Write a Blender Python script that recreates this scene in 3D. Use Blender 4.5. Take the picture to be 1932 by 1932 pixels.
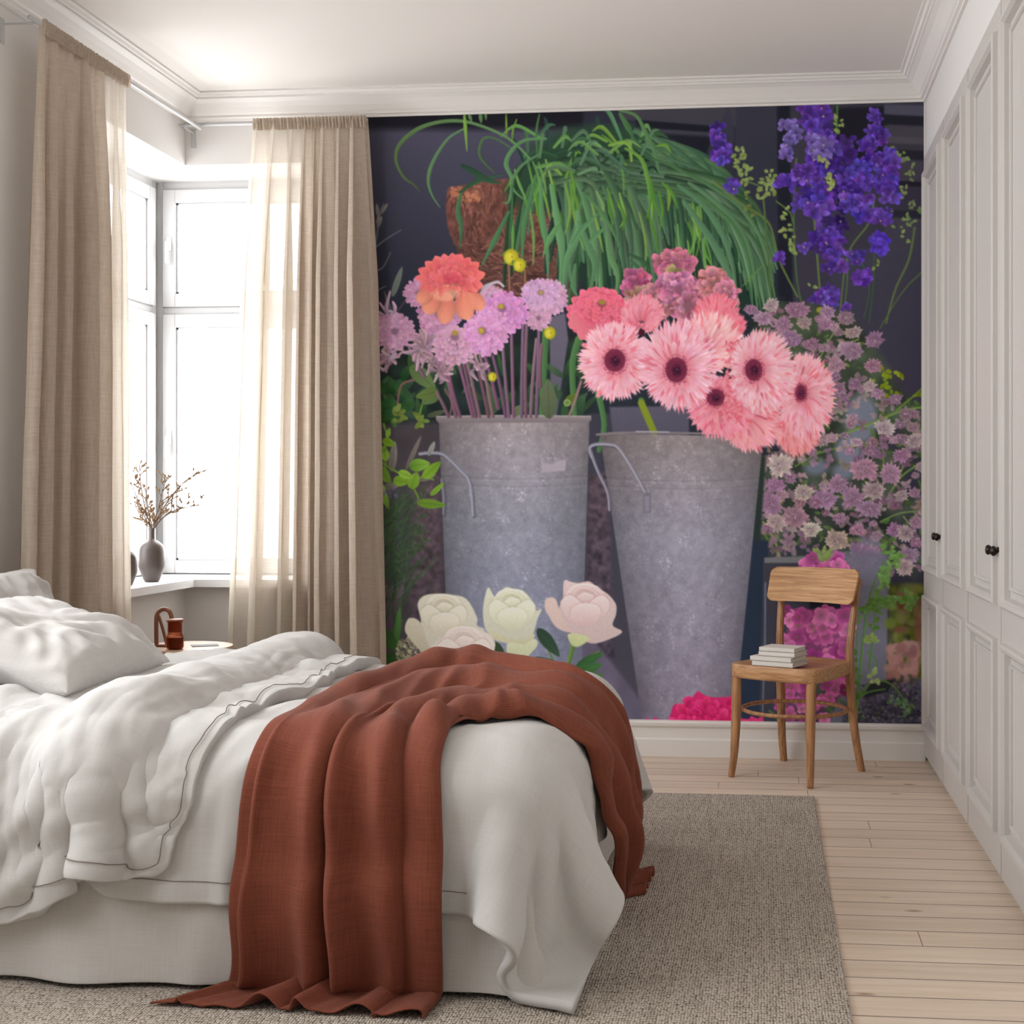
import bpy, bmesh, math, random
import numpy as np
from mathutils import Vector, Matrix, noise as mnoise
from mathutils.bvhtree import BVHTree

for o in list(bpy.data.objects): bpy.data.objects.remove(o, do_unlink=True)
S = bpy.context.scene
COL = S.collection
PI = math.pi

# ================================================================= camera, daylight, exposure
cam_d = bpy.data.cameras.new('camera'); cam = bpy.data.objects.new('camera', cam_d); COL.objects.link(cam)
cam.location = (0, 0, 1.15); cam.rotation_euler = (PI / 2, 0, math.atan(258 / 2600.0))
cam_d.sensor_fit = 'HORIZONTAL'; cam_d.sensor_width = 36.0; cam_d.lens = 36.0 * 2600 / 1932
cam_d.shift_x = (966 - 1180) / 1932.0; cam_d.shift_y = (932 - 966) / 1932.0
cam_d.clip_start = .05; cam_d.clip_end = 200
S.camera = cam

world = bpy.data.worlds.new('daylight'); S.world = world; world.use_nodes = True
bg = world.node_tree.nodes['Background']; bg.inputs[0].default_value = (.98, .99, 1.015, 1); bg.inputs[1].default_value = 6.0
S.view_settings.view_transform = 'Standard'; S.view_settings.look = 'None'
S.view_settings.exposure = 0.62; S.view_settings.gamma = 1.0; S.view_settings.use_curve_mapping = False

def portal(name, loc, rot, sx, sy):
    d = bpy.data.lights.new(name, 'AREA'); d.shape = 'RECTANGLE'; d.size = sx; d.size_y = sy; d.energy = 1
    d.cycles.is_portal = True
    o = bpy.data.objects.new(name, d); COL.objects.link(o); o.location = loc; o.rotation_euler = rot
portal('skylight_back_window', (-2.48, 6.50, 1.7), (-PI / 2, 0, 0), .95, 1.95)
portal('skylight_left_window', (-3.02, 5.75, 1.7), (0, -PI / 2, 0), 1.95, 1.3)
portal('skylight_fill_window', (-2.99, 2.5, 1.85), (0, -PI / 2, 0), 1.6, 3.1)  # portal of the out-of-view window added for fill light

# ================================================================= material helpers
def newmat(name):
    m = bpy.data.materials.new(name); m.use_nodes = True; m.node_tree.nodes.clear()
    return m, m.node_tree.nodes, m.node_tree.links
def srgb(r, g, b):
    f = lambda c: (c / 255) / 12.92 if c / 255 <= .04045 else ((c / 255 + .055) / 1.055) ** 2.4
    return (f(r), f(g), f(b), 1)
def pbr(name, rgb, rough=.6, metal=0, spec=.4, var=.0, vscale=(8, 8, 8), bump=0, bscale=(60, 60, 60), bdist=.002, sheen=0, dark=None, coat=0):
    m, N, L = newmat(name)
    out = N.new('ShaderNodeOutputMaterial'); p = N.new('ShaderNodeBsdfPrincipled'); L.new(p.outputs[0], out.inputs[0])
    p.inputs['Base Color'].default_value = rgb; p.inputs['Roughness'].default_value = rough; p.inputs['Metallic'].default_value = metal
    p.inputs['Specular IOR Level'].default_value = spec
    if sheen: p.inputs['Sheen Weight'].default_value = sheen; p.inputs['Sheen Roughness'].default_value = .5
    if coat: p.inputs['Coat Weight'].default_value = coat
    if var or bump: tc = N.new('ShaderNodeTexCoord')
    if var:
        mp = N.new('ShaderNodeMapping'); mp.inputs['Scale'].default_value = vscale; L.new(tc.outputs['Object'], mp.inputs[0])
        nz = N.new('ShaderNodeTexNoise'); nz.inputs['Scale'].default_value = 1; nz.inputs['Detail'].default_value = 5; L.new(mp.outputs[0], nz.inputs[0])
        r = N.new('ShaderNodeValToRGB'); L.new(nz.outputs[0], r.inputs[0]); d = dark or tuple(c * (1 - var) for c in rgb[:3]) + (1,)
        r.color_ramp.elements[0].position = .32; r.color_ramp.elements[1].position = .68
        r.color_ramp.elements[0].color = d; r.color_ramp.elements[1].color = rgb; L.new(r.outputs[0], p.inputs['Base Color'])
    if bump:
        mp = N.new('ShaderNodeMapping'); mp.inputs['Scale'].default_value = bscale; L.new(tc.outputs['Object'], mp.inputs[0])
        nz = N.new('ShaderNodeTexNoise'); nz.inputs['Scale'].default_value = 1; nz.inputs['Detail'].default_value = 3; L.new(mp.outputs[0], nz.inputs[0])
        b = N.new('ShaderNodeBump'); b.inputs['Strength'].default_value = bump; b.inputs['Distance'].default_value = bdist; L.new(nz.outputs[0], b.inputs['Height']); L.new(b.outputs[0], p.inputs['Normal'])
    return m
def weave(name, c1, c2, size=.004, strength=.6, rough=.9, sheen=.3, dist=.0015, uv=True, slub=.4, transl=0, transp=0, sub=None):
    """woven cloth: crossing yarns with uneven slubs; works on the cloth's own UV metres"""
    m, N, L = newmat(name)
    out = N.new('ShaderNodeOutputMaterial'); p = N.new('ShaderNodeBsdfPrincipled')
    p.inputs['Roughness'].default_value = rough; p.inputs['Specular IOR Level'].default_value = .2; p.inputs['Sheen Weight'].default_value = sheen
    tc = N.new('ShaderNodeTexCoord'); src = tc.outputs['UV' if uv else 'Object']
    def noise_(scale, det=3):
        mp = N.new('ShaderNodeMapping'); mp.inputs['Scale'].default_value = scale; L.new(src, mp.inputs[0])
        n = N.new('ShaderNodeTexNoise'); n.inputs['Scale'].default_value = 1; n.inputs['Detail'].default_value = det; L.new(mp.outputs[0], n.inputs[0]); return n.outputs[0]
    def wave_(direction):
        mp = N.new('ShaderNodeMapping'); L.new(src, mp.inputs[0])
        w = N.new('ShaderNodeTexWave'); w.wave_type = 'BANDS'; w.bands_direction = direction; w.wave_profile = 'SIN'
        w.inputs['Scale'].default_value = .314 / size; w.inputs['Distortion'].default_value = 1.2; w.inputs['Detail'].default_value = 2; w.inputs['Detail Scale'].default_value = 3
        L.new(mp.outputs[0], w.inputs[0]); return w.outputs['Fac']
    def math_(op, a, b, v=None):
        n = N.new('ShaderNodeMath'); n.operation = op
        L.new(a, n.inputs[0])
        if v is None: L.new(b, n.inputs[1])
        else: n.inputs[1].default_value = v
        return n.outputs[0]
    wx, wy = wave_('X'), wave_('Y')
    h = math_('MAXIMUM', wx, wy); prod = math_('MULTIPLY', wx, wy)
    h2 = math_('ADD', h, prod)
    sl1 = noise_((12 , 2.2 / size * .35, 12)); sl2 = noise_((2.2 / size * .35, 12, 12)); sl = math_('ADD', sl1, sl2)
    f = math_('MULTIPLY', h2, None, .5 * (1 - slub) + .0); f = math_('ADD', f, math_('MULTIPLY', sl, None, slub * .5 + .12))
    r = N.new('ShaderNodeValToRGB'); r.color_ramp.elements[0].position = .3; r.color_ramp.elements[1].position = .75
    r.color_ramp.elements[0].color = c2; r.color_ramp.elements[1].color = c1; L.new(f, r.inputs[0])
    L.new(r.outputs[0], p.inputs['Base Color'])
    b = N.new('ShaderNodeBump'); b.inputs['Strength'].default_value = strength; b.inputs['Distance'].default_value = dist; L.new(f, b.inputs['Height']); L.new(b.outputs[0], p.inputs['Normal'])
    sh = p.outputs[0]
    if transl:
        t = N.new('ShaderNodeBsdfTranslucent'); L.new(r.outputs[0], t.inputs[0]); mx = N.new('ShaderNodeMixShader'); mx.inputs[0].default_value = transl
        L.new(sh, mx.inputs[1]); L.new(t.outputs[0], mx.inputs[2]); sh = mx.outputs[0]
    if transp:
        t = N.new('ShaderNodeBsdfTransparent'); mx = N.new('ShaderNodeMixShader'); mx.inputs[0].default_value = transp
        L.new(sh, mx.inputs[1]); L.new(t.outputs[0], mx.inputs[2]); sh = mx.outputs[0]
    L.new(sh, out.inputs[0]); return m
def woodmat(name, c1, c2, scale=(3, 60, 60), rough=.45, rot=(0, 0, 0), bump=.12):
    m, N, L = newmat(name)
    out = N.new('ShaderNodeOutputMaterial'); p = N.new('ShaderNodeBsdfPrincipled'); L.new(p.outputs[0], out.inputs[0]); p.inputs['Roughness'].default_value = rough
    tc = N.new('ShaderNodeTexCoord'); mp = N.new('ShaderNodeMapping'); mp.inputs['Scale'].default_value = scale; mp.inputs['Rotation'].default_value = rot; L.new(tc.outputs['Object'], mp.inputs[0])
    n = N.new('ShaderNodeTexNoise'); n.inputs['Scale'].default_value = 1.6; n.inputs['Detail'].default_value = 7; n.inputs['Roughness'].default_value = .62; n.inputs['Distortion'].default_value = .5; L.new(mp.outputs[0], n.inputs[0])
    r = N.new('ShaderNodeValToRGB'); r.color_ramp.elements[0].position = .36; r.color_ramp.elements[1].position = .62; r.color_ramp.elements[0].color = c2; r.color_ramp.elements[1].color = c1
    L.new(n.outputs[0], r.inputs[0]); L.new(r.outputs[0], p.inputs['Base Color'])
    b = N.new('ShaderNodeBump'); b.inputs['Strength'].default_value = bump; b.inputs['Distance'].default_value = .001; L.new(n.outputs[0], b.inputs['Height']); L.new(b.outputs[0], p.inputs['Normal'])
    return m

M = {}
M['wall'] = pbr('wall_paint', srgb(224, 221, 218), .85, bump=.08, bscale=(90, 90, 90))
M['ceil'] = pbr('ceiling_paint', srgb(232, 228, 222), .9)
M['trim'] = pbr('trim_paint', srgb(230, 226, 221), .5)
M['gloss_white'] = pbr('window_enamel', srgb(190, 190, 190), .4)
M['sill'] = pbr('sill_enamel', srgb(226, 226, 226), .4)
M['wardrobe'] = pbr('wardrobe_paint', srgb(194, 189, 184), .5, bump=.05, bscale=(30, 30, 200))
M['bronze'] = pbr('dark_bronze', srgb(52, 44, 40), .35, .8)
M['oak'] = woodmat('chair_oak', srgb(196, 150, 104), srgb(146, 100, 62), scale=(4, 4, 40), rot=(0, 0, 0))
M['oak_h'] = woodmat('board_oak', srgb(214, 170, 122), srgb(168, 120, 78), scale=(3, 3, 70))
M['oak_v'] = woodmat('leg_oak', srgb(186, 138, 94), srgb(138, 92, 58), scale=(50, 50, 4))
M['oak_seat'] = woodmat('seat_oak', srgb(202, 156, 110), srgb(158, 112, 72), scale=(4, 60, 60))
M['pale_wood'] = woodmat('table_ash', srgb(206, 174, 146), srgb(180, 144, 116), scale=(4, 50, 50))
M['walnut'] = woodmat('carved_wood', srgb(160, 106, 76), srgb(120, 74, 52), scale=(30, 30, 4))
M['bed_linen'] = weave('bed_cotton', srgb(206, 204, 200), srgb(192, 190, 186), size=.0022, strength=.12, sheen=.15, dist=.0005, slub=.7)
M['pillow'] = weave('pillow_cotton', srgb(203, 200, 196), srgb(189, 186, 182), size=.0022, strength=.12, sheen=.15, dist=.0005, slub=.7)
M['skirt'] = weave('valance_cotton', srgb(208, 204, 198), srgb(192, 188, 182), size=.0022, strength=.12, sheen=.1, dist=.0005, slub=.7)
M['rust'] = weave('rust_wool', srgb(136, 74, 55), srgb(90, 45, 32), size=.0026, strength=.6, sheen=.06, dist=.0014, slub=.6)
M['linen'] = weave('linen_curtain', srgb(220, 206, 190), srgb(190, 175, 158), size=.005, strength=.3, sheen=.1, slub=.75, transl=.40)
M['sheer'] = weave('sheer_linen', srgb(228, 219, 206), srgb(208, 198, 184), size=.004, strength=.15, sheen=0, slub=.7, transl=.42, transp=.20)
def rugmat():
    m, N, L = newmat('rug_weave'); out = N.new('ShaderNodeOutputMaterial'); p = N.new('ShaderNodeBsdfPrincipled'); p.inputs['Roughness'].default_value = 1; p.inputs['Specular IOR Level'].default_value = .1; L.new(p.outputs[0], out.inputs[0])
    tc = N.new('ShaderNodeTexCoord')
    def vor(sc, rnd):
        mp = N.new('ShaderNodeMapping'); mp.inputs['Scale'].default_value = sc; L.new(tc.outputs['Object'], mp.inputs[0])
        v = N.new('ShaderNodeTexVoronoi'); v.voronoi_dimensions = '2D'; v.inputs['Scale'].default_value = 1; v.inputs['Randomness'].default_value = rnd; L.new(mp.outputs[0], v.inputs[0]); return v
    v = vor((150, 95, 1), .45)
    def nz_(sc, det=3):
        mp = N.new('ShaderNodeMapping'); mp.inputs['Scale'].default_value = sc; L.new(tc.outputs['Object'], mp.inputs[0]); n = N.new('ShaderNodeTexNoise'); n.inputs['Scale'].default_value = 1; n.inputs['Detail'].default_value = det; L.new(mp.outputs[0], n.inputs[0]); return n.outputs[0]
    def mth(op, a, b, c=None):
        n = N.new('ShaderNodeMath'); n.operation = op
        for k, q in enumerate((a, b)):
            if isinstance(q, (int, float)): n.inputs[k].default_value = q
            else: L.new(q, n.inputs[k])
        return n.outputs[0]
    h = mth('SUBTRACT', 1.0, mth('MULTIPLY', v.outputs['Distance'], 1.25))
    f = mth('ADD', mth('MULTIPLY', h, .62), mth('ADD', mth('MULTIPLY', nz_((60, 4, 1)), .22), mth('ADD', mth('MULTIPLY', v.outputs['Color'], .20), mth('MULTIPLY', nz_((5, 50, 1)), .14))))
    r = N.new('ShaderNodeValToRGB'); r.color_ramp.elements[0].position = .30; r.color_ramp.elements[1].position = .82; r.color_ramp.elements[0].color = srgb(98, 87, 75); r.color_ramp.elements[1].color = srgb(216, 205, 191)
    L.new(f, r.inputs[0]); L.new(r.outputs[0], p.inputs['Base Color'])
    b = N.new('ShaderNodeBump'); b.inputs['Strength'].default_value = .9; b.inputs['Distance'].default_value = .004; L.new(h, b.inputs['Height']); L.new(b.outputs[0], p.inputs['Normal']); return m
M['rug'] = rugmat()
M['seam'] = pbr('seam_thread', srgb(128, 116, 104), .9)
M['paper'] = pbr('book_pages', srgb(214, 206, 192), .9, bump=.3, bscale=(2, 2, 900), bdist=.001)
M['cover'] = pbr('book_cover', srgb(222, 216, 208), .7)
M['gap_shadow'] = pbr('painted_book_shadow', srgb(92, 86, 80), .8)  # dark colour that paints in the shade between stacked books
M['vase'] = pbr('grey_brown_ceramic', srgb(92, 80, 74), .38, var=.35, vscale=(6, 6, 9), spec=.5)
M['twig'] = pbr('dry_twig', srgb(104, 82, 64), .9)
M['seed'] = pbr('dry_seed', srgb(128, 100, 68), .9)
M['amber'] = None

# ================================================================= object helpers
def link(name, me, mat=None, parent=None):
    o = bpy.data.objects.new(name, me); COL.objects.link(o)
    if mat: me.materials.append(mat)
    if parent: o.parent = parent
    return o
def from_bm(name, bm, mat=None, parent=None, smooth=False, wn=False):
    me = bpy.data.meshes.new(name); bm.to_mesh(me); bm.free()
    if smooth:
        for p in me.polygons: p.use_smooth = True
    o = link(name, me, mat, parent)
    return o
def thing(name, label, cat, loc=(0, 0, 0), rz=0, group=None):
    o = bpy.data.objects.new(name, None); COL.objects.link(o); o.empty_display_size = .05
    o.location = loc; o.rotation_euler = (0, 0, rz); o['label'] = label; o['category'] = cat
    if group: o['group'] = group
    return o
def tag(o, label, cat, group=None):
    o['label'] = label; o['category'] = cat
    if group: o['group'] = group
    return o
def struct(o): o['kind'] = 'structure'; return o
def add_box(bm, x0, x1, y0, y1, z0, z1, bev=0, seg=2):
    r = bmesh.ops.create_cube(bm, size=1); vs = r['verts']
    for v in vs: v.co = Vector(((x0 + x1) / 2 + v.co.x * (x1 - x0), (y0 + y1) / 2 + v.co.y * (y1 - y0), (z0 + z1) / 2 + v.co.z * (z1 - z0)))
    if bev:
        es = list({e for v in vs for e in v.link_edges}); bmesh.ops.bevel(bm, geom=es, offset=bev, segments=seg, profile=.5, affect='EDGES')
def box(name, b, mat, parent=None, bev=0, seg=2):
    bm = bmesh.new(); add_box(bm, *b, bev=bev, seg=seg); return from_bm(name, bm, mat, parent)
def add_lathe(bm, prof, cx, cy, n=32, cap=True):
    rings = []
    for r, z in prof: rings.append([bm.verts.new((cx + r * math.cos(2 * PI * i / n), cy + r * math.sin(2 * PI * i / n), z)) for i in range(n)])
    for a, b in zip(rings, rings[1:]):
        for i in range(n): bm.faces.new((a[i], a[(i + 1) % n], b[(i + 1) % n], b[i]))
    if cap: bm.faces.new(rings[0][::-1]); bm.faces.new(rings[-1])
def add_tube(bm, pts, rad, n=8, cap=True, flat=None):
    pts = [Vector(p) for p in pts]; rad = rad if isinstance(rad, (list, tuple)) else [rad] * len(pts)
    rings = []; up = Vector((0, 0, 1)); prev = None
    for i, p in enumerate(pts):
        t = (pts[min(i + 1, len(pts) - 1)] - pts[max(i - 1, 0)]).normalized()
        if prev is None:
            a = up.cross(t); a = a.normalized() if a.length > .05 else Vector((1, 0, 0))
        else:
            a = (prev - t * prev.dot(t)).normalized()
        b = t.cross(a); prev = a; f = flat or 1
        rings.append([bm.verts.new(p + a * (math.cos(2 * PI * k / n) * rad[i]) + b * (math.sin(2 * PI * k / n) * rad[i] * f)) for k in range(n)])
    for a, b in zip(rings, rings[1:]):
        for i in range(n): bm.faces.new((a[i], a[(i + 1) % n], b[(i + 1) % n], b[i]))
    if cap: bm.faces.new(rings[0][::-1]); bm.faces.new(rings[-1])
def crom(P, n=8):
    P = [Vector(p) for p in P]; out = []
    for i in range(len(P) - 1):
        p0, p1, p2, p3 = P[max(i - 1, 0)], P[i], P[i + 1], P[min(i + 2, len(P) - 1)]
        for k in range(n):
            t = k / n; out.append(.5 * (2 * p1 + (p2 - p0) * t + (2 * p0 - 5 * p1 + 4 * p2 - p3) * t * t + (3 * p1 - p0 - 3 * p2 + p3) * t ** 3))
    out.append(P[-1]); return out
def grid_mesh(name, G, mat, parent=None, uvscale=None, sub=0, solid=0, off=0, smooth=True, closed=False):
    G = np.asarray(G, float); ny, nx = G.shape[:2]
    ks = list(range(nx - 1)) + ([nx - 1] if closed else [])
    fs = [(j * nx + i, j * nx + (i + 1) % nx, (j + 1) * nx + (i + 1) % nx, (j + 1) * nx + i) for j in range(ny - 1) for i in ks]
    me = bpy.data.meshes.new(name); me.from_pydata([tuple(v) for v in G.reshape(-1, 3)], [], fs)
    du = np.concatenate([[0], np.cumsum(np.linalg.norm(np.diff(G, axis=1), axis=2).mean(0))]); dv = np.concatenate([[0], np.cumsum(np.linalg.norm(np.diff(G, axis=0), axis=2).mean(1))])
    uv = me.uv_layers.new(name='uv'); a = []
    for j in range(ny - 1):
        for i in ks:
            u1 = du[i + 1] if i + 1 < nx else du[i] + (du[1] - du[0])
            a += [du[i], dv[j], u1, dv[j], u1, dv[j + 1], du[i], dv[j + 1]]
    uv.data.foreach_set('uv', a)
    if smooth: me.polygons.foreach_set('use_smooth', [True] * len(fs))
    o = link(name, me, mat, parent)
    if solid: m = o.modifiers.new('thickness', 'SOLIDIFY'); m.thickness = solid; m.offset = off
    if sub: m = o.modifiers.new('smooth', 'SUBSURF'); m.levels = sub; m.render_levels = sub
    return o
def nz(x, y, z=0, s=1): return mnoise.noise(Vector((x * s, y * s, z * s)))
# ================================================================= room shell
XL, XR, YB, YF, ZC = -2.62, .705, 6.06, -1.8, 2.95
ZS, ZH = .765, 2.65                 # window sill top, head
# floor
def floor_mat():
    m, N, L = newmat('pine_planks'); out = N.new('ShaderNodeOutputMaterial'); p = N.new('ShaderNodeBsdfPrincipled'); L.new(p.outputs[0], out.inputs[0])
    p.inputs['Roughness'].default_value = .5; p.inputs['Specular IOR Level'].default_value = .35
    tc = N.new('ShaderNodeTexCoord'); sep = N.new('ShaderNodeSeparateXYZ'); L.new(tc.outputs['Object'], sep.inputs[0])
    def mth(op, a, v, b=None):
        n = N.new('ShaderNodeMath'); n.operation = op; L.new(a, n.inputs[0])
        if b is not None: L.new(b, n.inputs[1])
        else: n.inputs[1].default_value = v
        return n.outputs[0]
    t = mth('DIVIDE', mth('SUBTRACT', sep.outputs['Y'], 3.196), .122)
    fr = mth('FRACT', t, 0); idx = mth('FLOOR', t, 0)
    line = mth('LESS_THAN', mth('ABSOLUTE', mth('SUBTRACT', fr, .5), 0), .483)   # 1 inside plank
    wn = N.new('ShaderNodeTexWhiteNoise'); wn.noise_dimensions = '1D'; L.new(idx, wn.inputs['W'])
    # butt joints
    xo = mth('ADD', sep.outputs['X'], 0, mth('MULTIPLY', wn.outputs[0], 7.3)); fx = mth('FRACT', mth('DIVIDE', xo, 3.1), 0); butt = mth('GREATER_THAN', fx, .0007)
    cmb = N.new('ShaderNodeCombineXYZ'); L.new(mth('MULTIPLY', sep.outputs['X'], 1.6), cmb.inputs[0]); L.new(mth('MULTIPLY', sep.outputs['Y'], 26), cmb.inputs[1]); L.new(mth('MULTIPLY', idx, 3.7), cmb.inputs[2])
    n1 = N.new('ShaderNodeTexNoise'); n1.inputs['Scale'].default_value = 1.3; n1.inputs['Detail'].default_value = 6; n1.inputs['Distortion'].default_value = .7; L.new(cmb.outputs[0], n1.inputs[0])
    r = N.new('ShaderNodeValToRGB'); r.color_ramp.elements[0].position = .3; r.color_ramp.elements[1].position = .7; r.color_ramp.elements[0].color = srgb(214, 194, 172); r.color_ramp.elements[1].color = srgb(229, 212, 193); L.new(n1.outputs[0], r.inputs[0])
    hsv = N.new('ShaderNodeHueSaturation'); L.new(r.outputs[0], hsv.inputs['Color']); L.new(mth('ADD', mth('MULTIPLY', wn.outputs[0], .10), .95), hsv.inputs['Value'])
    # knots
    cm2 = N.new('ShaderNodeCombineXYZ'); L.new(mth('MULTIPLY', sep.outputs['X'], 3.6), cm2.inputs[0]); L.new(mth('MULTIPLY', sep.outputs['Y'], 8.2), cm2.inputs[1])
    vo = N.new('ShaderNodeTexVoronoi'); vo.inputs['Scale'].default_value = 1.0; L.new(cm2.outputs[0], vo.inputs[0])
    kr = N.new('ShaderNodeValToRGB'); kr.color_ramp.elements[0].position = .05; kr.color_ramp.elements[1].position = .12; kr.color_ramp.elements[0].color = (1, 1, 1, 1); kr.color_ramp.elements[1].color = (0, 0, 0, 1); L.new(vo.outputs['Distance'], kr.inputs[0])
    kn = mth('MULTIPLY', kr.outputs[0], 0, mth('GREATER_THAN', vo.outputs['Color'], .38))
    mx = N.new('ShaderNodeMix'); mx.data_type = 'RGBA'; L.new(mth('MULTIPLY', kn, .9), mx.inputs[0]); L.new(hsv.outputs[0], mx.inputs[6]); mx.inputs[7].default_value = srgb(150, 118, 92)
    mx2 = N.new('ShaderNodeMix'); mx2.data_type = 'RGBA'; L.new(mth('MULTIPLY', line, 0, butt), mx2.inputs[0]); mx2.inputs[6].default_value = srgb(104, 88, 74); L.new(mx.outputs[2], mx2.inputs[7])
    L.new(mx2.outputs[2], p.inputs['Base Color'])
    b = N.new('ShaderNodeBump'); b.inputs['Strength'].default_value = .5; b.inputs['Distance'].default_value = .002; L.new(line, b.inputs['Height']); L.new(b.outputs[0], p.inputs['Normal'])
    return m
struct(box('floor', (XL - .4, XR + .6, YF - .3, YB + .4, -.12, 0), floor_mat()))
struct(box('ceiling', (XL - .4, XR + .6, YF - .3, YB + .4, ZC, ZC + .12), M['ceil']))
# back wall with the window opening at its left end
bm = bmesh.new()
add_box(bm, -2.05, XR - .001, YB, YB + .36, 0, ZC)
add_box(bm, XL, -2.05, YB, YB + .36, ZH, ZC); add_box(bm, XL, -2.05, YB, YB + .30, 0, ZS - .035)
struct(from_bm('wall_back', bm, M['wall']))
bm = bmesh.new()
add_box(bm, XL - .36, XL, 4.05, 5.12, 0, ZC); add_box(bm, XL - .36, XL, 5.12, YB + .36, ZH, ZC); add_box(bm, XL - .30, XL, 5.12, YB + .30, 0, ZS - .035)
add_box(bm, XL - .36, XL, YF, .95, 0, ZC); add_box(bm, XL - .36, XL, .95, 4.05, 2.65, ZC); add_box(bm, XL - .36, XL, .95, 4.05, 0, 1.05)
struct(from_bm('wall_left', bm, M['wall']))
bm = bmesh.new(); add_box(bm, XR, XR + .6, YF, 3.46, 0, ZC); add_box(bm, XR, XR + .6, 3.46, YB + .36, 2.602, ZC); add_box(bm, XR + .55, XR + .6, 3.46, YB + .36, 0, 2.602); add_box(bm, XR - .001, XR + .55, YB, YB + .36, 0, 2.602)
struct(from_bm('wall_right', bm, M['wall']))
struct(box('wall_front', (XL - .36, XR + .6, YF - .3, YF, 0, ZC), M['wall']))
# cornice: moulded profile (out from wall, down from ceiling)
PR = [(0, .105), (.012, .105), (.014, .098), (.026, .094), (.026, .084), (.034, .078), (.05, .058), (.068, .040), (.086, .030), (.094, .028), (.094, .020), (.104, .018), (.110, .010), (.122, .008), (.122, 0), (0, 0)]
def cornice(name, a, b, nrm, m0, m1):
    # a->b along the wall; nrm points into the room; m0/m1 = 1 for a mitred inner corner
    a = Vector(a); b = Vector(b); d = (b - a).normalized(); n = Vector(nrm); bm = bmesh.new(); R0 = []; R1 = []
    for o, dn in PR:
        R0.append(bm.verts.new(a + n * o + d * o * m0 - Vector((0, 0, dn)))); R1.append(bm.verts.new(b + n * o - d * o * m1 - Vector((0, 0, dn))))
    k = len(PR)
    for i in range(k): bm.faces.new((R0[i], R0[(i + 1) % k], R1[(i + 1) % k], R1[i]))
    bm.faces.new(R0[::-1]); bm.faces.new(R1); bmesh.ops.recalc_face_normals(bm, faces=bm.faces[:])
    struct(from_bm(name, bm, M['trim']))
cornice('trim_1', (XL, YF, ZC), (XL, YB, ZC), (1, 0, 0), 1, 1)
cornice('trim_2', (XL, YB, ZC), (XR, YB, ZC), (0, -1, 0), 1, 1)
cornice('trim_3', (XR, YB, ZC), (XR, YF, ZC), (-1, 0, 0), 1, 1)
# baseboards
def skirting(name, x0, x1, y, zt=.156):
    prof = [(0, 0), (.030, 0), (.030, .072), (.022, .080), (.020, zt - .034), (.024, zt - .030), (.032, zt - .022), (.034, zt - .010), (.028, zt), (0, zt)]
    bm = bmesh.new(); A = [bm.verts.new((x0, y - o, z)) for o, z in prof]; B = [bm.verts.new((x1, y - o, z)) for o, z in prof]; k = len(prof)
    for i in range(k): bm.faces.new((A[i], A[(i + 1) % k], B[(i + 1) % k], B[i]))
    bm.faces.new(A[::-1]); bm.faces.new(B); bmesh.ops.recalc_face_normals(bm, faces=bm.faces[:])
    struct(from_bm(name, bm, M['trim']))
skirting('baseboard_back', XL, .700, YB)
# window sill boards (one moulded board turning the corner)
bm = bmesh.new()
P = [(-2.545, 5.08), (-2.545, 5.985), (-2.02, 5.985), (-2.02, YB), (-2.05, YB), (-2.05, 6.40), (-2.96, 6.40), (-2.96, 5.12), (XL, 5.12), (XL, 5.08)]
vs = [bm.verts.new((x, y, ZS - .034)) for x, y in P]; f = bm.faces.new(vs); r = bmesh.ops.extrude_face_region(bm, geom=[f]); bmesh.ops.translate(bm, verts=[v for v in r['geom'] if isinstance(v, bmesh.types.BMVert)], vec=(0, 0, .034))
bmesh.ops.recalc_face_normals(bm, faces=bm.faces[:]); struct(from_bm('trim_4', bm, M['sill']))
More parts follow.
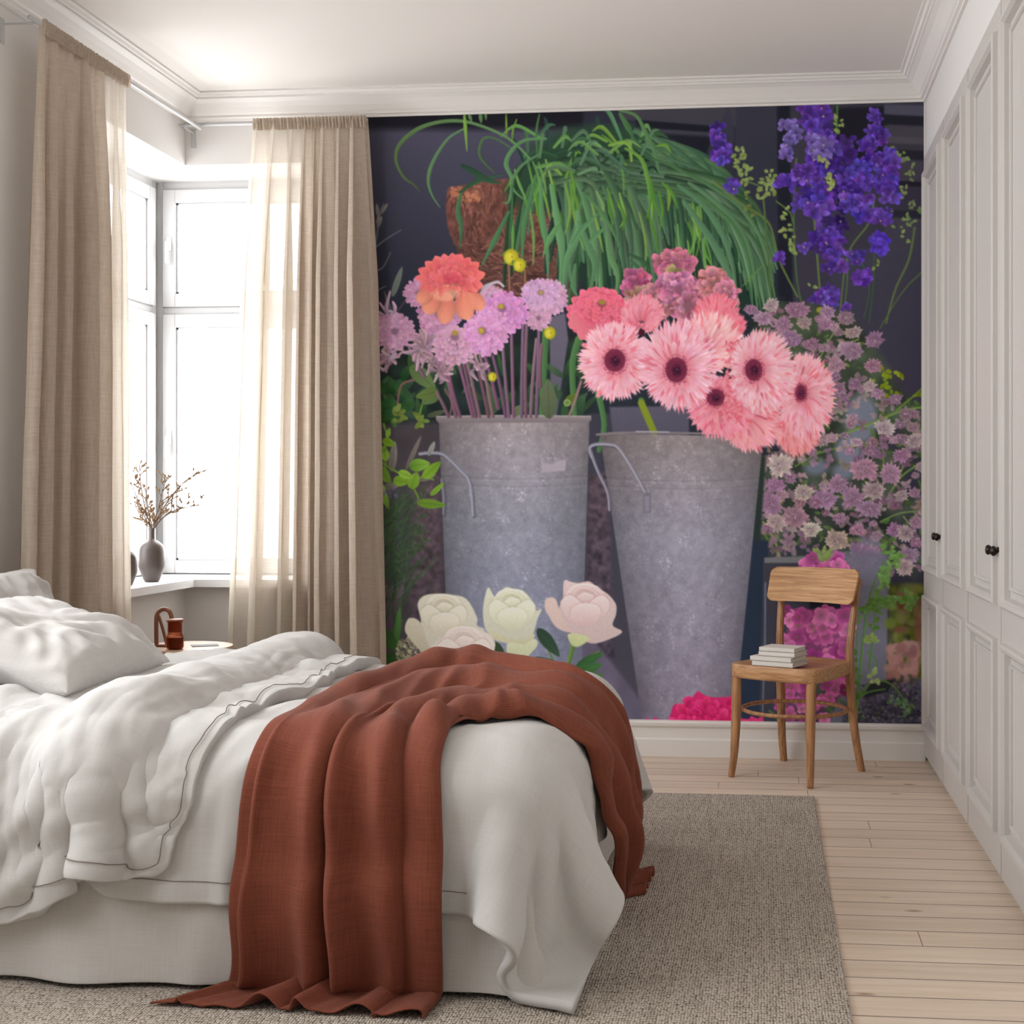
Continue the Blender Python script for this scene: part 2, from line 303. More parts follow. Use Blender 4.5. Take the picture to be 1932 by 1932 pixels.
# windows
def glassmat():
    m, N, L = newmat('window_glass'); out = N.new('ShaderNodeOutputMaterial'); t = N.new('ShaderNodeBsdfTransparent'); g = N.new('ShaderNodeBsdfGlossy'); g.inputs['Roughness'].default_value = .02
    mx = N.new('ShaderNodeMixShader'); mx.inputs[0].default_value = .04; L.new(t.outputs[0], mx.inputs[1]); L.new(g.outputs[0], mx.inputs[2]); L.new(mx.outputs[0], out.inputs[0]); return m
M['glass'] = glassmat()
def window(name, org, ux, uy, w, z0, z1, sashes, mull, handles=()):
    """org: lower corner on the inner plane, ux: along the wall, uy: outward; sashes: list of (s0,s1,za,zb)"""
    ux = Vector(ux); uy = Vector(uy)
    root = bpy.data.objects.new(name, None); COL.objects.link(root); root.location = org; root['kind'] = 'structure'
    def bx(bm, s0, s1, d0, d1, za, zb, bev=.003):
        p = ux * s0 + uy * d0; q = ux * s1 + uy * d1
        add_box(bm, min(p.x, q.x), max(p.x, q.x), min(p.y, q.y), max(p.y, q.y), za, zb, bev=bev, seg=1)
    bm = bmesh.new(); t = .045
    bx(bm, 0, t, 0, .09, z0, z1); bx(bm, w - t, w, 0, .09, z0, z1); bx(bm, t, w - t, 0, .09, z0, z0 + t); bx(bm, t, w - t, 0, .09, z1 - t, z1)
    for z in mull: bx(bm, t, w - t, 0, .09, z - .018, z + .018)
    from_bm('window_frame', bm, M['gloss_white'], root)
    for (s0, s1, za, zb) in sashes:
        bm = bmesh.new(); f = .062
        for a in ((s0, s0 + f, za, zb), (s1 - f, s1, za, zb), (s0 + f, s1 - f, za, za + f), (s0 + f, s1 - f, zb - f, zb)): bx(bm, a[0], a[1], -.018, .05, a[2], a[3])
        g = .012
        for a in ((s0 + f, s0 + f + g, za + f, zb - f), (s1 - f - g, s1 - f, za + f, zb - f), (s0 + f, s1 - f, za + f, za + f + g), (s0 + f, s1 - f, zb - f - g, zb - f)): bx(bm, a[0], a[1], .0, .04, a[2], a[3], bev=.002)
        so = from_bm('sash', bm, M['gloss_white'], root)
        bm = bmesh.new(); bx(bm, s0 + f, s1 - f, .018, .024, za + f, zb - f, bev=0); from_bm('pane', bm, M['glass'], so)
    for (s, z) in handles:
        bm = bmesh.new(); bx(bm, s - .012, s + .012, -.026, -.018, z - .035, z + .035, bev=.003); bx(bm, s - .007, s + .007, -.05, -.026, z - .012, z + .006, bev=.003); bx(bm, s - .008, s + .008, -.056, -.044, z - .10, z + .008, bev=.004)
        from_bm('window_handle', bm, M['handle'], root)
    return root
M['handle'] = pbr('handle_metal', srgb(214, 214, 212), .3, .3)
ZT = 2.03
window('window_1', (-2.915, 6.38, 0), (1, 0, 0), (0, 1, 0), .865, ZS, 2.655, [(.05, .815, ZT + .018, 2.61), (.05, .815, ZS + .005, ZT - .018)], [ZT], [(.085, 2.38 - .03), (.085, 1.42)])
window('window_2', (-2.90, 6.38, 0), (0, -1, 0), (-1, 0, 0), 1.26, ZS, 2.655, [(.05, .62, ZT + .018, 2.61), (.05, .62, ZS + .005, ZT - .018), (.64, 1.21, ZT + .018, 2.61), (.64, 1.21, ZS + .005, ZT - .018)], [ZT])
struct(box('trim_5', (-2.97, -2.90, 6.375, 6.45, ZS, 2.655), M['gloss_white']))
window('unseen_fill_window', (-2.86, 4.05, 0), (0, -1, 0), (-1, 0, 0), 3.1, 1.05, 2.65, [(.05, 1.54, 1.10, 2.60), (1.56, 3.05, 1.10, 2.60)], [])  # unseen window added beside the bed to brighten bedding and room


# ================================================================= wardrobes along the right wall
def ring(bm, y0, y1, z0, z1, w, h, x):
    # moulding frame standing h proud of the door face at x (towards -X)
    prof = [(0, 0), (w * .12, h * .75), (w * .3, h), (w * .6, h * .9), (w * .85, h * .35), (w, -.010)]
    rows = []
    for o, hh in prof: rows.append([bm.verts.new((x - hh, y, z)) for y, z in ((y0 + o, z0 + o), (y1 - o, z0 + o), (y1 - o, z1 - o), (y0 + o, z1 - o))])
    for a, b in zip(rows, rows[1:]):
        for i in range(4): bm.faces.new((a[i], a[(i + 1) % 4], b[(i + 1) % 4], b[i]))
def wardrobe(y0, y1, label):
    root = thing('wardrobe', label, 'wardrobe', (.70, (y0 + y1) / 2, 0), group='built-in wardrobes along the right wall')
    mid = (y0 + y1) / 2; X = .715 - .70
    box('carcass', (X + .001, .50, y0 - mid + .002, y1 - mid - .002, 0, 2.60), M['wardrobe'], root)
    for k in (0, 1):
        a, b = (y0 - mid, 0) if k == 0 else (0, y1 - mid)
        bm = bmesh.new(); ya, yb_ = a + .0035, b - .0035; f = .066
        add_box(bm, X - .020, X, ya, a + f, .03, 2.597); add_box(bm, X - .020, X, b - f, yb_, .03, 2.597)
        for q0, q1 in ((.03, .149), (.718, .822), (2.521, 2.597)): add_box(bm, X - .020, X, a + f, b - f, q0, q1)
        for q0, q1 in ((.149, .718), (.822, 2.521)): add_box(bm, X - .010, X - .002, a + f, b - f, q0, q1)
        for z0, z1 in ((.145, .722), (.818, 2.525)):
            ring(bm, a + .062, b - .062, z0, z1, .034, .018, X - .020); ring(bm, a + .118, b - .118, z0 + .056, z1 - .056, .013, .009, X - .010)
        bmesh.ops.recalc_face_normals(bm, faces=bm.faces[:])
        d = from_bm('door', bm, M['wardrobe'], root)
        yk = -.045 if k == 0 else .045
        bm = bmesh.new(); add_lathe(bm, [(.009, 0), (.009, .003), (.005, .007), (.0045, .017), (.010, .021), (.0145, .027), (.0150, .032), (.011, .037), (.003, .039)], 0, 0, 20)
        bmesh.ops.rotate(bm, verts=bm.verts[:], cent=(0, 0, 0), matrix=Matrix.Rotation(-PI / 2, 3, 'Y')); bmesh.ops.translate(bm, verts=bm.verts[:], vec=(X - .020, yk, .985)); bmesh.ops.recalc_face_normals(bm, faces=bm.faces[:])
        from_bm('knob', bm, M['bronze'], d, smooth=True)['label'] = 'dark bronze knob'
    return root
wardrobe(4.772, 6.058, 'pale greige panelled double-door wardrobe in the corner against the flower mural')
wardrobe(3.462, 4.768, 'pale greige panelled double-door wardrobe nearest the viewer, cut by right frame edge')
def sd_rbox(P, lo, hi, r):
    # signed distance and outward normal of a rounded box
    lo = np.array(lo, float) + r; hi = np.array(hi, float) - r
    q = np.clip(P, lo, hi); d = P - q; l = np.linalg.norm(d, axis=-1)
    inside = l < 1e-9
    n = d / np.maximum(l, 1e-9)[..., None]
    if inside.any():
        Pi = P[inside]; dist = np.stack([Pi[:, 0] - lo[0], hi[0] - Pi[:, 0], Pi[:, 1] - lo[1], hi[1] - Pi[:, 1], Pi[:, 2] - lo[2] + 9, hi[2] - Pi[:, 2]], 1)
        k = dist.argmin(1); nn = np.zeros((len(Pi), 3)); nn[np.arange(len(Pi)), k // 2] = np.where(k % 2, 1., -1.); n[inside] = nn
        l = l.copy(); l[inside] = -dist[np.arange(len(Pi)), k]
    return l - r, n
class Cloth:
    def __init__(s, G, rest=None, bend=((2, .35), (4, .15)), stretch=1., shear=.5):
        s.ny, s.nx = G.shape[:2]; s.X = G.reshape(-1, 3).astype(float).copy(); s.V = np.zeros_like(s.X); s.W = np.ones(len(s.X))
        R0 = (G if rest is None else rest).reshape(-1, 3).astype(float); idx = np.arange(s.ny * s.nx).reshape(s.ny, s.nx); s.C = []
        def add(a, b, k):
            a = a.ravel(); b = b.ravel()
            if len(a): s.C.append((a, b, np.linalg.norm(R0[a] - R0[b], axis=1), k))
        def fam(k, st):
            for ph in range(2):
                i = [c for c in range(s.nx - k) if (c // k) % 2 == ph]; add(idx[:, i], idx[:, [c + k for c in i]], st)
                j = [c for c in range(s.ny - k) if (c // k) % 2 == ph]; add(idx[j, :], idx[[c + k for c in j], :], st)
        fam(1, stretch)
        for ph in range(2):
            j = np.arange(ph, s.ny - 1, 2)
            add(idx[j][:, :-1], idx[j + 1][:, 1:], shear); add(idx[j][:, 1:], idx[j + 1][:, :-1], shear)
        for k, st in bend: fam(k, st)
    def run(s, steps, its, coll, dt=.012, damp=.97, g=-9.8, force=None, mu=.6):
        for it in range(steps):
            s.V[:, 2] += g * dt * (s.W > 0)
            if force is not None: s.V += force(s.X, it / steps) * dt
            P = s.X + s.V * dt * (s.W > 0)[:, None]
            for k in range(its):
                for a, b, L, st in s.C:
                    d = P[b] - P[a]; l = np.sqrt((d * d).sum(1)) + 1e-9
                    w = s.W[a] + s.W[b] + 1e-9; c = (st * (l - L) / l / w)[:, None] * d
                    P[a] += c * s.W[a][:, None]; P[b] -= c * s.W[b][:, None]
                if k % 3 == 2 or k == its - 1:
                    for (sd, n) in coll(P):
                        m = sd < 0
                        if m.any():
                            m &= s.W > 0
                            P[m] -= n[m] * sd[m][:, None]
                            t = P[m] - s.X[m]; nn = n[m]; t -= nn * (t * nn).sum(1)[:, None]
                            P[m] -= t * mu * (k == its - 1)
            s.V = (P - s.X) / dt * damp; s.X = P
        return s.X.reshape(s.ny, s.nx, 3)
def upgrid(G, f):
    def up(A):
        n = A.shape[0]; t = np.linspace(0, n - 1, (n - 1) * f + 1); i = np.minimum(t.astype(int), n - 2); u = (t - i)[:, None, None]
        a = A[np.maximum(i - 1, 0)]; b = A[i]; c = A[i + 1]; d = A[np.minimum(i + 2, n - 1)]
        return .5 * (2 * b + (c - a) * u + (2 * a - 5 * b + 4 * c - d) * u * u + (3 * b - a - 3 * c + d) * u ** 3)
    return up(up(G).transpose(1, 0, 2)).transpose(1, 0, 2)
# ================================================================= bed
bed = thing('bed', 'low double bed with pale grey mattress and floor-length valance under the duvet', 'bed', (-1.53, 3.80, 0))
def bedloc(b): return (b[0] + 1.53, b[1] + 1.53, b[2] - 3.80, b[3] - 3.80, b[4], b[5])
box('base', bedloc((-2.38, -.56, 3.14, 4.46, .06, .30)), M['skirt'], bed, bev=.01)
box('mattress', bedloc((-2.40, -.52, 3.11, 4.48, .30, .548)), M['bed_linen'], bed, bev=.05, seg=4)
for sx in (-2.33, -.62):
    for sy in (3.2, 4.4): box('leg', bedloc((sx - .03, sx + .03, sy - .03, sy + .03, .0115, .06)), M['oak'], bed)
# valance: pleated cloth hanging to the floor on the three open sides
def valance():
    path = [(-2.40, 3.075), (-.53, 3.075), (-.485, 3.12), (-.485, 4.47), (-.53, 4.515), (-2.40, 4.515)]
    pts = [];
    for a, b in zip(path, path[1:]):
        n = max(2, int(math.dist(a, b) / .014))
        for k in range(n): t = k / n; pts.append((a[0] + (b[0] - a[0]) * t, a[1] + (b[1] - a[1]) * t, (b[1] - a[1]) / math.dist(a, b), -(b[0] - a[0]) / math.dist(a, b)))
    rows = []
    for j in range(26):
        v = j / 25; z = .34 - v * .322; row = []
        for (x, y, nx, ny) in pts:
            w = 0
            if y < 3.1:   # soft folds towards the pillow end, one box pleat
                w = v ** 1.2 * (.030 * math.exp(-((x + 1.60 - .02 * v) / .10) ** 2) + .022 * math.exp(-((x + 1.86) / .06) ** 2) + .02 * math.exp(-((x + 2.2) / .08) ** 2) + .014 * math.exp(-((x + 1.30) / .05) ** 2)) + v * .012 * nz(x * 3.1, v, 2) + v * .016
                w += .018 * v * math.exp(-((x + .55) / .05) ** 2)
            else: w = v * (.014 + .014 * nz(y * 4, x * 4, v))
            row.append((x + nx * w + 1.53, y + ny * w - 3.80, z + .004 * nz(x * 3, y * 3, 9) * v + (.006 * v if v > .9 else 0)))
        rows.append(row)
    return grid_mesh('valance', rows, M['skirt'], bed, sub=1, solid=.003)
valance()

# ---- duvet draped over the bed
TH = .022
def bed_coll(P, th=None):
    th = th or TH
    sd, n = sd_rbox(P, (-3, 3.09, -.5), (-.47, 4.52, .545), .13); yield sd - th, n
    fl = np.zeros_like(P); fl[:, 2] = 1; yield P[:, 2] - .026, fl
def sheet(nx, ny, X0, X1, Y0, Y1, z):
    x, y = np.meshgrid(np.linspace(X0, X1, nx), np.linspace(Y0, Y1, ny)); return np.stack([x, y, z(x, y)], -1)
def drape_duvet():
    G = sheet(52, 47, -1.95, -.215, 2.82, 4.70, lambda x, y: .63 + .012 * np.sin(x * 7 + y * 3) + .008 * np.sin(y * 9 - x * 4))
    cq = np.clip((G[..., 0] + .62) / .41, 0, 1) * np.clip((3.22 - G[..., 1]) / .40, 0, 1); G[..., 0] += .045 * cq ** 2; G[..., 1] -= .055 * cq ** 2   # drawn-out corner
    G[..., 1] += .16 * np.clip((-1.50 - G[..., 0]) / .25, 0, 1) * np.clip((3.05 - G[..., 1]) / .2, 0, 1)
    c = Cloth(G, bend=((2, .06),), shear=.05); c.W.reshape(47, 52)[13:35, :2] = 0
    A = c.run(220, 16, bed_coll, mu=.35, g=-5)
    B = upgrid(A, 2); rest = upgrid(G, 2) * np.array([1.01, 1.006, 1]); c = Cloth(B, rest=rest, bend=((2, .15), (4, .06)), shear=.08)
    c.W.reshape(B.shape[:2])[26:70, :2] = 0
    return c.run(70, 18, bed_coll, mu=.5, g=-5)
DUV = drape_duvet()
def grid_normals(G):
    du = np.gradient(G, axis=1); dv = np.gradient(G, axis=0); n = np.cross(du, dv); return n / (np.linalg.norm(n, axis=2, keepdims=True) + 1e-9)
def wrinkle(G, comps, seed=0, mask=None):
    """push a cloth grid along its normals with long ridged creases; comps: (angle, freq along, freq across, height)"""
    N = grid_normals(G); ny, nx = G.shape[:2]
    du = np.concatenate([[0], np.cumsum(np.linalg.norm(np.diff(G, axis=1), axis=2).mean(0))]); dv = np.concatenate([[0], np.cumsum(np.linalg.norm(np.diff(G, axis=0), axis=2).mean(1))])
    H = np.zeros((ny, nx))
    for j in range(ny):
        for i in range(nx):
            u, v = du[i], dv[j]; h = 0
            for q, (a, fl, fc, am) in enumerate(comps):
                w = .12 * mnoise.noise(Vector((u * 2.3, v * 2.3, seed + q * 7.1))); ca, sa = math.cos(a + w * 2), math.sin(a + w * 2)
                n = mnoise.noise(Vector(((u * ca + v * sa) * fl, (-u * sa + v * ca + w) * fc, seed + q * 3.3)))
                m = mnoise.noise(Vector((u * 2.1 + 5, v * 2.1, seed + q * 1.7))) * .9 + .5
                h += am * ((1 - abs(n) * 2.2) if n > -.45 else 0) * max(0, min(1, m))
            H[j, i] = h
    if mask is not None: H = H * mask
    return G + N * H[..., None]
DUV = upgrid(DUV, 2)
gy, gx = DUV.shape[:2]; ii = np.linspace(0, 1, gx)[None, :] * np.ones((gy, 1)); 
DUV = wrinkle(DUV, [(1.25, 1.0, 6, .022), (.75, 1.4, 9, .014), (2.2, 1.5, 8, .010), (1.3, 2.0, 18, .007)], seed=4, mask=np.clip(1.3 - ii * 1.05, 0, 1))
duvet = grid_mesh('duvet', DUV, M['bed_linen'], None, sub=0, solid=.022, off=0)
tag(duvet, 'plump off-white cotton duvet spread over the bed and folded back below the pillows', 'duvet')
# ---- folded-back end of the duvet: a puffy flap lying over it and hanging down the near side
def flap():
    def coll(P):
        for sd, n in bed_coll(P, .045): yield sd, n
        sd, n = sd_rbox(P, (-1.66, 3.02, .36), (-1.40, 4.58, .645), .13); yield sd - .005, n
    nx, ny = 33, 57
    G = np.zeros((ny, nx, 3)); Y0 = 2.73
    for j in range(ny):
        y = Y0 + (4.68 - Y0) * j / (ny - 1)
        for i in range(nx):
            u = i / (nx - 1); x0, x1 = -1.93 + .11 * max(0, min(1, (4.2 - y) / 1.2)), -1.27 - .02 * math.sin(j * .35) + .008 * math.sin(j * .9 + 1)
            q = max(0, (3.06 - y) / .36)
            if q: x1 -= .10 * q ** 2.5; x0 -= .12 * q
            yy = y + (.19 * u ** 2.2 * q + .05 * (1 - u) * q)
            G[j, i] = (x0 + (x1 - x0) * u, yy, .76 + .012 * math.sin(u * 9 + y * 5) + .012 * math.sin(y * 11 - u * 3))
    rest = G * np.array([1.025, 1.02, 1])
    c = Cloth(G, rest=rest, bend=((2, .12),), shear=.1); A = c.run(150, 12, coll, mu=.45, g=-5)
    B = upgrid(A, 2); R = upgrid(rest, 2); c = Cloth(B, rest=R, bend=((2, .25), (4, .1)), shear=.12)
    return c.run(60, 14, coll, mu=.6, g=-5)
FL = upgrid(flap(), 2)
fy, fx = FL.shape[:2]; uu = np.linspace(0, 1, fx)[None, :] * np.ones((fy, 1)); vv = np.linspace(0, 1, fy)[:, None] * np.ones((1, fx))
edge = np.clip(np.minimum(1 - uu, 2.2 * vv) / .12, 0, 1)
FL = wrinkle(FL, [(.35, 1.4, 6, .020), (1.2, 1.5, 7, .018), (2.5, 2, 10, .012), (1.57, 2.6, 18, .006), (.8, 2.6, 20, .005)], seed=11, mask=.35 + .65 * edge)
# gathered ripples along the free hem
Nf = grid_normals(FL); rip = np.exp(-((1 - uu) / .07) ** 2) * (np.sin(vv * 70 + 3 * np.sin(vv * 19)) * .5 + .5 * np.sin(vv * 41 + 1)) * .010 * np.clip((vv - .12) * 6, 0, 1)
FL = FL + Nf * rip[..., None]
flapo = grid_mesh('folded_flap', FL, M['bed_linen'], duvet, solid=.040, off=.1)
m = flapo.modifiers.new('smooth', 'SUBSURF'); m.levels = 1; m.render_levels = 1
def surf_line(G, pts, off, rad, name, parent, mat):
    N = grid_normals(G); P = [Vector(G[j, i] + N[j, i] * off) for j, i in pts]
    bm = bmesh.new(); add_tube(bm, P, rad, 5); return from_bm(name, bm, mat, parent, smooth=True)
k = 6
sg = -1 if grid_normals(FL)[fy // 2, fx // 2][2] < 0 else 1
surf_line(FL, [(j, fx - 1 - k) for j in range(fy - 4, k, -1)] + [(k, i) for i in range(fx - 1 - k, 2, -1)], sg * .0255, .0013, 'hem_seam', duvet, M['seam'])
sgd = -1 if grid_normals(DUV)[gy // 2, gx // 2][2] < 0 else 1
surf_line(DUV, [(5, i) for i in range(20, gx - 52)] , sgd * .012, .0010, 'hem_seam', duvet, M['seam'])

# ---- rust throw: runs down the near side, turns on top and falls over the foot
RB = .152; YE, XE, ZTOP = 3.09 + .13, -.47 - .13, .567
def unroll(s):      # arc distance past the start of the rounded edge -> (outward, z, normal_out, normal_z)
    if s <= 0: return 0, ZTOP, 0, 1
    if s < RB * PI / 2: t = s / RB; return RB * math.sin(t), ZTOP - RB + RB * math.cos(t), math.sin(t), math.cos(t)
    d = s - RB * PI / 2; z = ZTOP - RB - d
    if z > .03: return RB, z, 1, 0
    e = .03 - z
    if e < .047: t = e / .03; return RB + .03 * (1 - math.cos(t)), .03 - .03 * math.sin(t), math.cos(t), math.sin(t)
    return RB + .03 + (e - .047), 0.0, 0, 1
def bed_point(a, b):
    oy, zy, ny_, nzy = unroll(YE - b); ox, zx, nx_, nzx = unroll(a - XE)
    y = b if b >= YE else YE - oy; x = a if a <= XE else XE + ox
    if b < YE: return Vector((x, y, zy)), Vector((0, -ny_, nzy))
    return Vector((x, y, zx)), Vector((nx_, 0, nzx))
dep = bpy.context.evaluated_depsgraph_get()
def bvh_of(o): return BVHTree.FromObject(o, bpy.context.evaluated_depsgraph_get())
BV = [bvh_of(duvet)]
ROWS = [((-1.36, 2.455), (-.735, 2.43)), ((-1.215, 2.60), (-.72, 2.60)), ((-1.20, 2.80), (-.715, 2.80)), ((-1.185, 3.00), (-.72, 3.0)), ((-1.165, 3.20), (-.735, 3.10)),
        ((-1.15, 3.45), (-.73, 3.20)), ((-1.12, 3.78), (-.71, 3.27)), ((-1.06, 4.12), (-.68, 3.33)), ((-.94, 4.28), (-.63, 3.38)), ((-.78, 4.22), (-.56, 3.41)), ((-.64, 4.08), (-.47, 3.44)),
        ((-.52, 3.99), (-.38, 3.49)), ((-.36, 3.94), (-.25, 3.55)), ((-.18, 3.93), (-.10, 3.64)), ((-.02, 3.98), (.03, 3.74)), ((.10, 4.06), (.11, 3.86)), ((.17, 4.10), (.16, 3.90))]
def throw():
    nr, nc = 190, 84
    O = crom([(p[0][0], p[0][1], 0) for p in ROWS], 14); I = crom([(p[1][0], p[1][1], 0) for p in ROWS], 14); n = len(O)
    OFF = np.full((nr, nc), np.nan); A = np.zeros((nr, nc, 2)); HH = np.zeros((nr, nc)); NN = np.zeros((nr, nc, 3)); PP = np.zeros((nr, nc, 3))
    for j in range(nr):
        f = j / (nr - 1) * (n - 1); k = min(int(f), n - 2); t = f - k; o = O[k].lerp(O[k + 1], t); i_ = I[k].lerp(I[k + 1], t); s = j / (nr - 1)
        wid = (i_ - o).length
        amp = .034 + .014 * min(1, max(0, (s - .22) / .15)) - .012 * min(1, max(0, (s - .8) / .15)) + .010 * math.exp(-((s - .05) / .1) ** 2)
        for c in range(nc):
            t = c / (nc - 1)
            ph = t * 3.6 + .5 * nz(s * 2.6, 1.5 + t, 3) + .22 * nz(s * 7, t * 2, 5) + .55 * math.sin(t * 5.1 + 1.0) * .5 - .25
            if s < .3: ph += (t - .5) * .5 * nz(s * 3, 9, 1)
            a = 2 * PI * ph; ridge = (.5 + .5 * math.cos(a)) ** 1.9
            w2 = nz(s * 9, t * 5, 8) * .008 + nz(s * 3.3, t * 9.5, 4) * .008 + (1 - 2.4 * abs(nz(s * 11 + t * 3, t * 6, 14))) * .017 * max(0, min(1, (s - .22) * 9))
            front = max(0, min(1, (.30 - s) / .08))
            rd = 0
            for tk, hk, wk in ((.10, .5, .05), (.36 - .2 * (s - .05), .95, .045), (.55 - .35 * (s - .05) + .02 * math.sin(s * 16), 1.0, .035), (.71 + .03 * math.sin(s * 14 + 1), .8, .04), (.955, .7, .04)):
                q_ = (t - tk - .025 * nz(s * 5, tk * 9, 2)) / wk; rd += hk * math.exp(-q_ * q_ if q_ < 0 else -q_ * q_ * .35)
            ridge = ridge * (1 - front) + front * rd * 1.15
            w2 += .030 * math.exp(-((s - .46) / .07) ** 2) * max(0, 1 - t * 3) * (.5 + nz(s * 40, t * 14, 3)) if s > .3 else 0
            mod = .55 + .75 * nz(t * 2.1, s * 2.2, 6) + .25
            edge_ = min(1, min(t, 1 - t) / .03)
            h = (amp * ridge * (max(.15, mod) * (1 - front) + front * (.85 + .5 * nz(s * 6, t * 4, 3))) + w2) * (.35 + .65 * edge_)
            tt = t + .040 * math.sin(a) * min(1, amp / .03) * edge_
            p = o.lerp(i_, tt); A[j, c] = (p.x, p.y)
            P, N = bed_point(p.x, p.y); PP[j, c] = P; NN[j, c] = N; HH[j, c] = max(h, -.004)
            best = None
            for bv in BV:
                hit = bv.ray_cast(P + N * .25, -N, .33)
                if hit[0] is not None:
                    d = (hit[0] - P).dot(N); best = d if best is None else max(best, d)
            if best is not None and P.z > .03: OFF[j, c] = best
    # bridge gaps, keep outside the highest neighbour
    for j in range(nr):
        if np.isnan(OFF[j]).all(): continue
        x = np.arange(nc); g = ~np.isnan(OFF[j]); OFF[j] = np.interp(x, x[g], OFF[j][g])
    OFF = np.where(np.isnan(OFF), .0, OFF)
    z = PP[..., 2]
    low = z < .25; OFF = np.where(low, np.maximum(OFF, .05 * np.clip(z / .25, .0, 1)), OFF)
    K = OFF.copy()
    for it in range(3):
        Q = np.pad(K, 1, mode='edge'); K = np.maximum.reduce([Q[:-2, 1:-1], Q[2:, 1:-1], Q[1:-1, :-2], Q[1:-1, 2:], K])
    for it in range(6):
        Q = np.pad(K, 1, mode='edge'); K = (Q[:-2, 1:-1] + Q[2:, 1:-1] + Q[1:-1, :-2] + Q[1:-1, 2:] + 2 * K) / 6
    G = PP + NN * (K + .007 + HH)[..., None]
    G[..., 2] = np.maximum(G[..., 2], .0135 + .006 * np.abs(np.sin(np.arange(nc) * .5))[None, :] * (G[..., 2] < .02))
    return G
TG = throw()
th = grid_mesh('throw_blanket', TG, M['rust'], None, solid=.006, off=1)
m = th.modifiers.new('smooth', 'SUBSURF'); m.levels = 1; m.render_levels = 1
tag(th, 'crumpled rust brown wool throw trailing across the white bed to the floor', 'throw blanket')

# ---- pillows
def pillow(label, a, b, T, loc, rot, seed):
    n = 44; bm = bmesh.new(); g = {}
    R = Matrix.Rotation(rot[2], 4, 'Z') @ Matrix.Rotation(rot[1], 4, 'Y') @ Matrix.Rotation(rot[0], 4, 'X')
    for sd in (1, -1):
        for j in range(n + 1):
            for i in range(n + 1):
                edge = i in (0, n) or j in (0, n)
                if edge and sd == -1: g[(sd, i, j)] = g[(1, i, j)]; continue
                u = math.sin((i / n - .5) * PI); v = math.sin((j / n - .5) * PI)
                x = a * u * (1 - .075 * (1 - v * v)); y = b * v * (1 - .06 * (1 - u * u))
                h = T * ((1 - u ** 4) * (1 - v ** 4)) ** .55
                r = (1 - u ** 2) * (1 - v ** 2)
                w = 0
                if not edge:
                    ang = math.atan2(v, u); rad = math.hypot(u, v)
                    w = .016 * (1 - abs(nz(ang * 3.6, rad * 1.2, seed)) * 2.6) * min(1, (1 - max(abs(u), abs(v))) * 6) * (.3 + rad)
                    w += .006 * (1 - abs(nz(x * 9, y * 22, seed + 5)) * 3); w += .019 * (1 - abs(nz((x + y) * 4, (x - y) * 13, seed + 3)) * 2.6) * max(0, .5 + nz(x * 4, y * 4, seed + 9) * 1.4) * min(1, (1 - max(abs(u), abs(v))) * 5)
                g[(sd, i, j)] = bm.verts.new((x, y, sd * h * (1 if sd > 0 else .8) + sd * w))
        for j in range(n):
            for i in range(n):
                q = (g[(sd, i, j)], g[(sd, i + 1, j)], g[(sd, i + 1, j + 1)], g[(sd, i, j + 1)])
                bm.faces.new(q if sd > 0 else q[::-1])
    bmesh.ops.transform(bm, matrix=Matrix.Translation(Vector(loc)) @ R, verts=bm.verts[:])
    me = bpy.data.meshes.new('pillow'); uvl = bm.loops.layers.uv.new('uv'); inv = R.inverted()
    for f in bm.faces:
        for l in f.loops: q = inv @ (l.vert.co - Vector(loc)); l[uvl].uv = (q.x, q.y)
    bm.to_mesh(me); bm.free()
    for p in me.polygons: p.use_smooth = True
    o = link('pillow', me, M['pillow']); m = o.modifiers.new('s', 'SUBSURF'); m.levels = 1; m.render_levels = 1
    tag(o, label, 'pillow', 'bed pillows'); return o
pillow('lower near pillow lying flat, mostly hidden under the leaning one', .24, .33, .070, (-2.20, 3.40, .612), (0, .04, 0), 1)
pillow('tall pillow standing against the head end in front of the curtain', .21, .30, .065, (-2.35, 4.14, .725), (0, .95, .05), 5)
pillow('large crumpled pillow leaning towards the duvet, frontmost of the three', .25, .33, .085, (-2.03, 3.72, .712), (.0, .30, .02), 8)
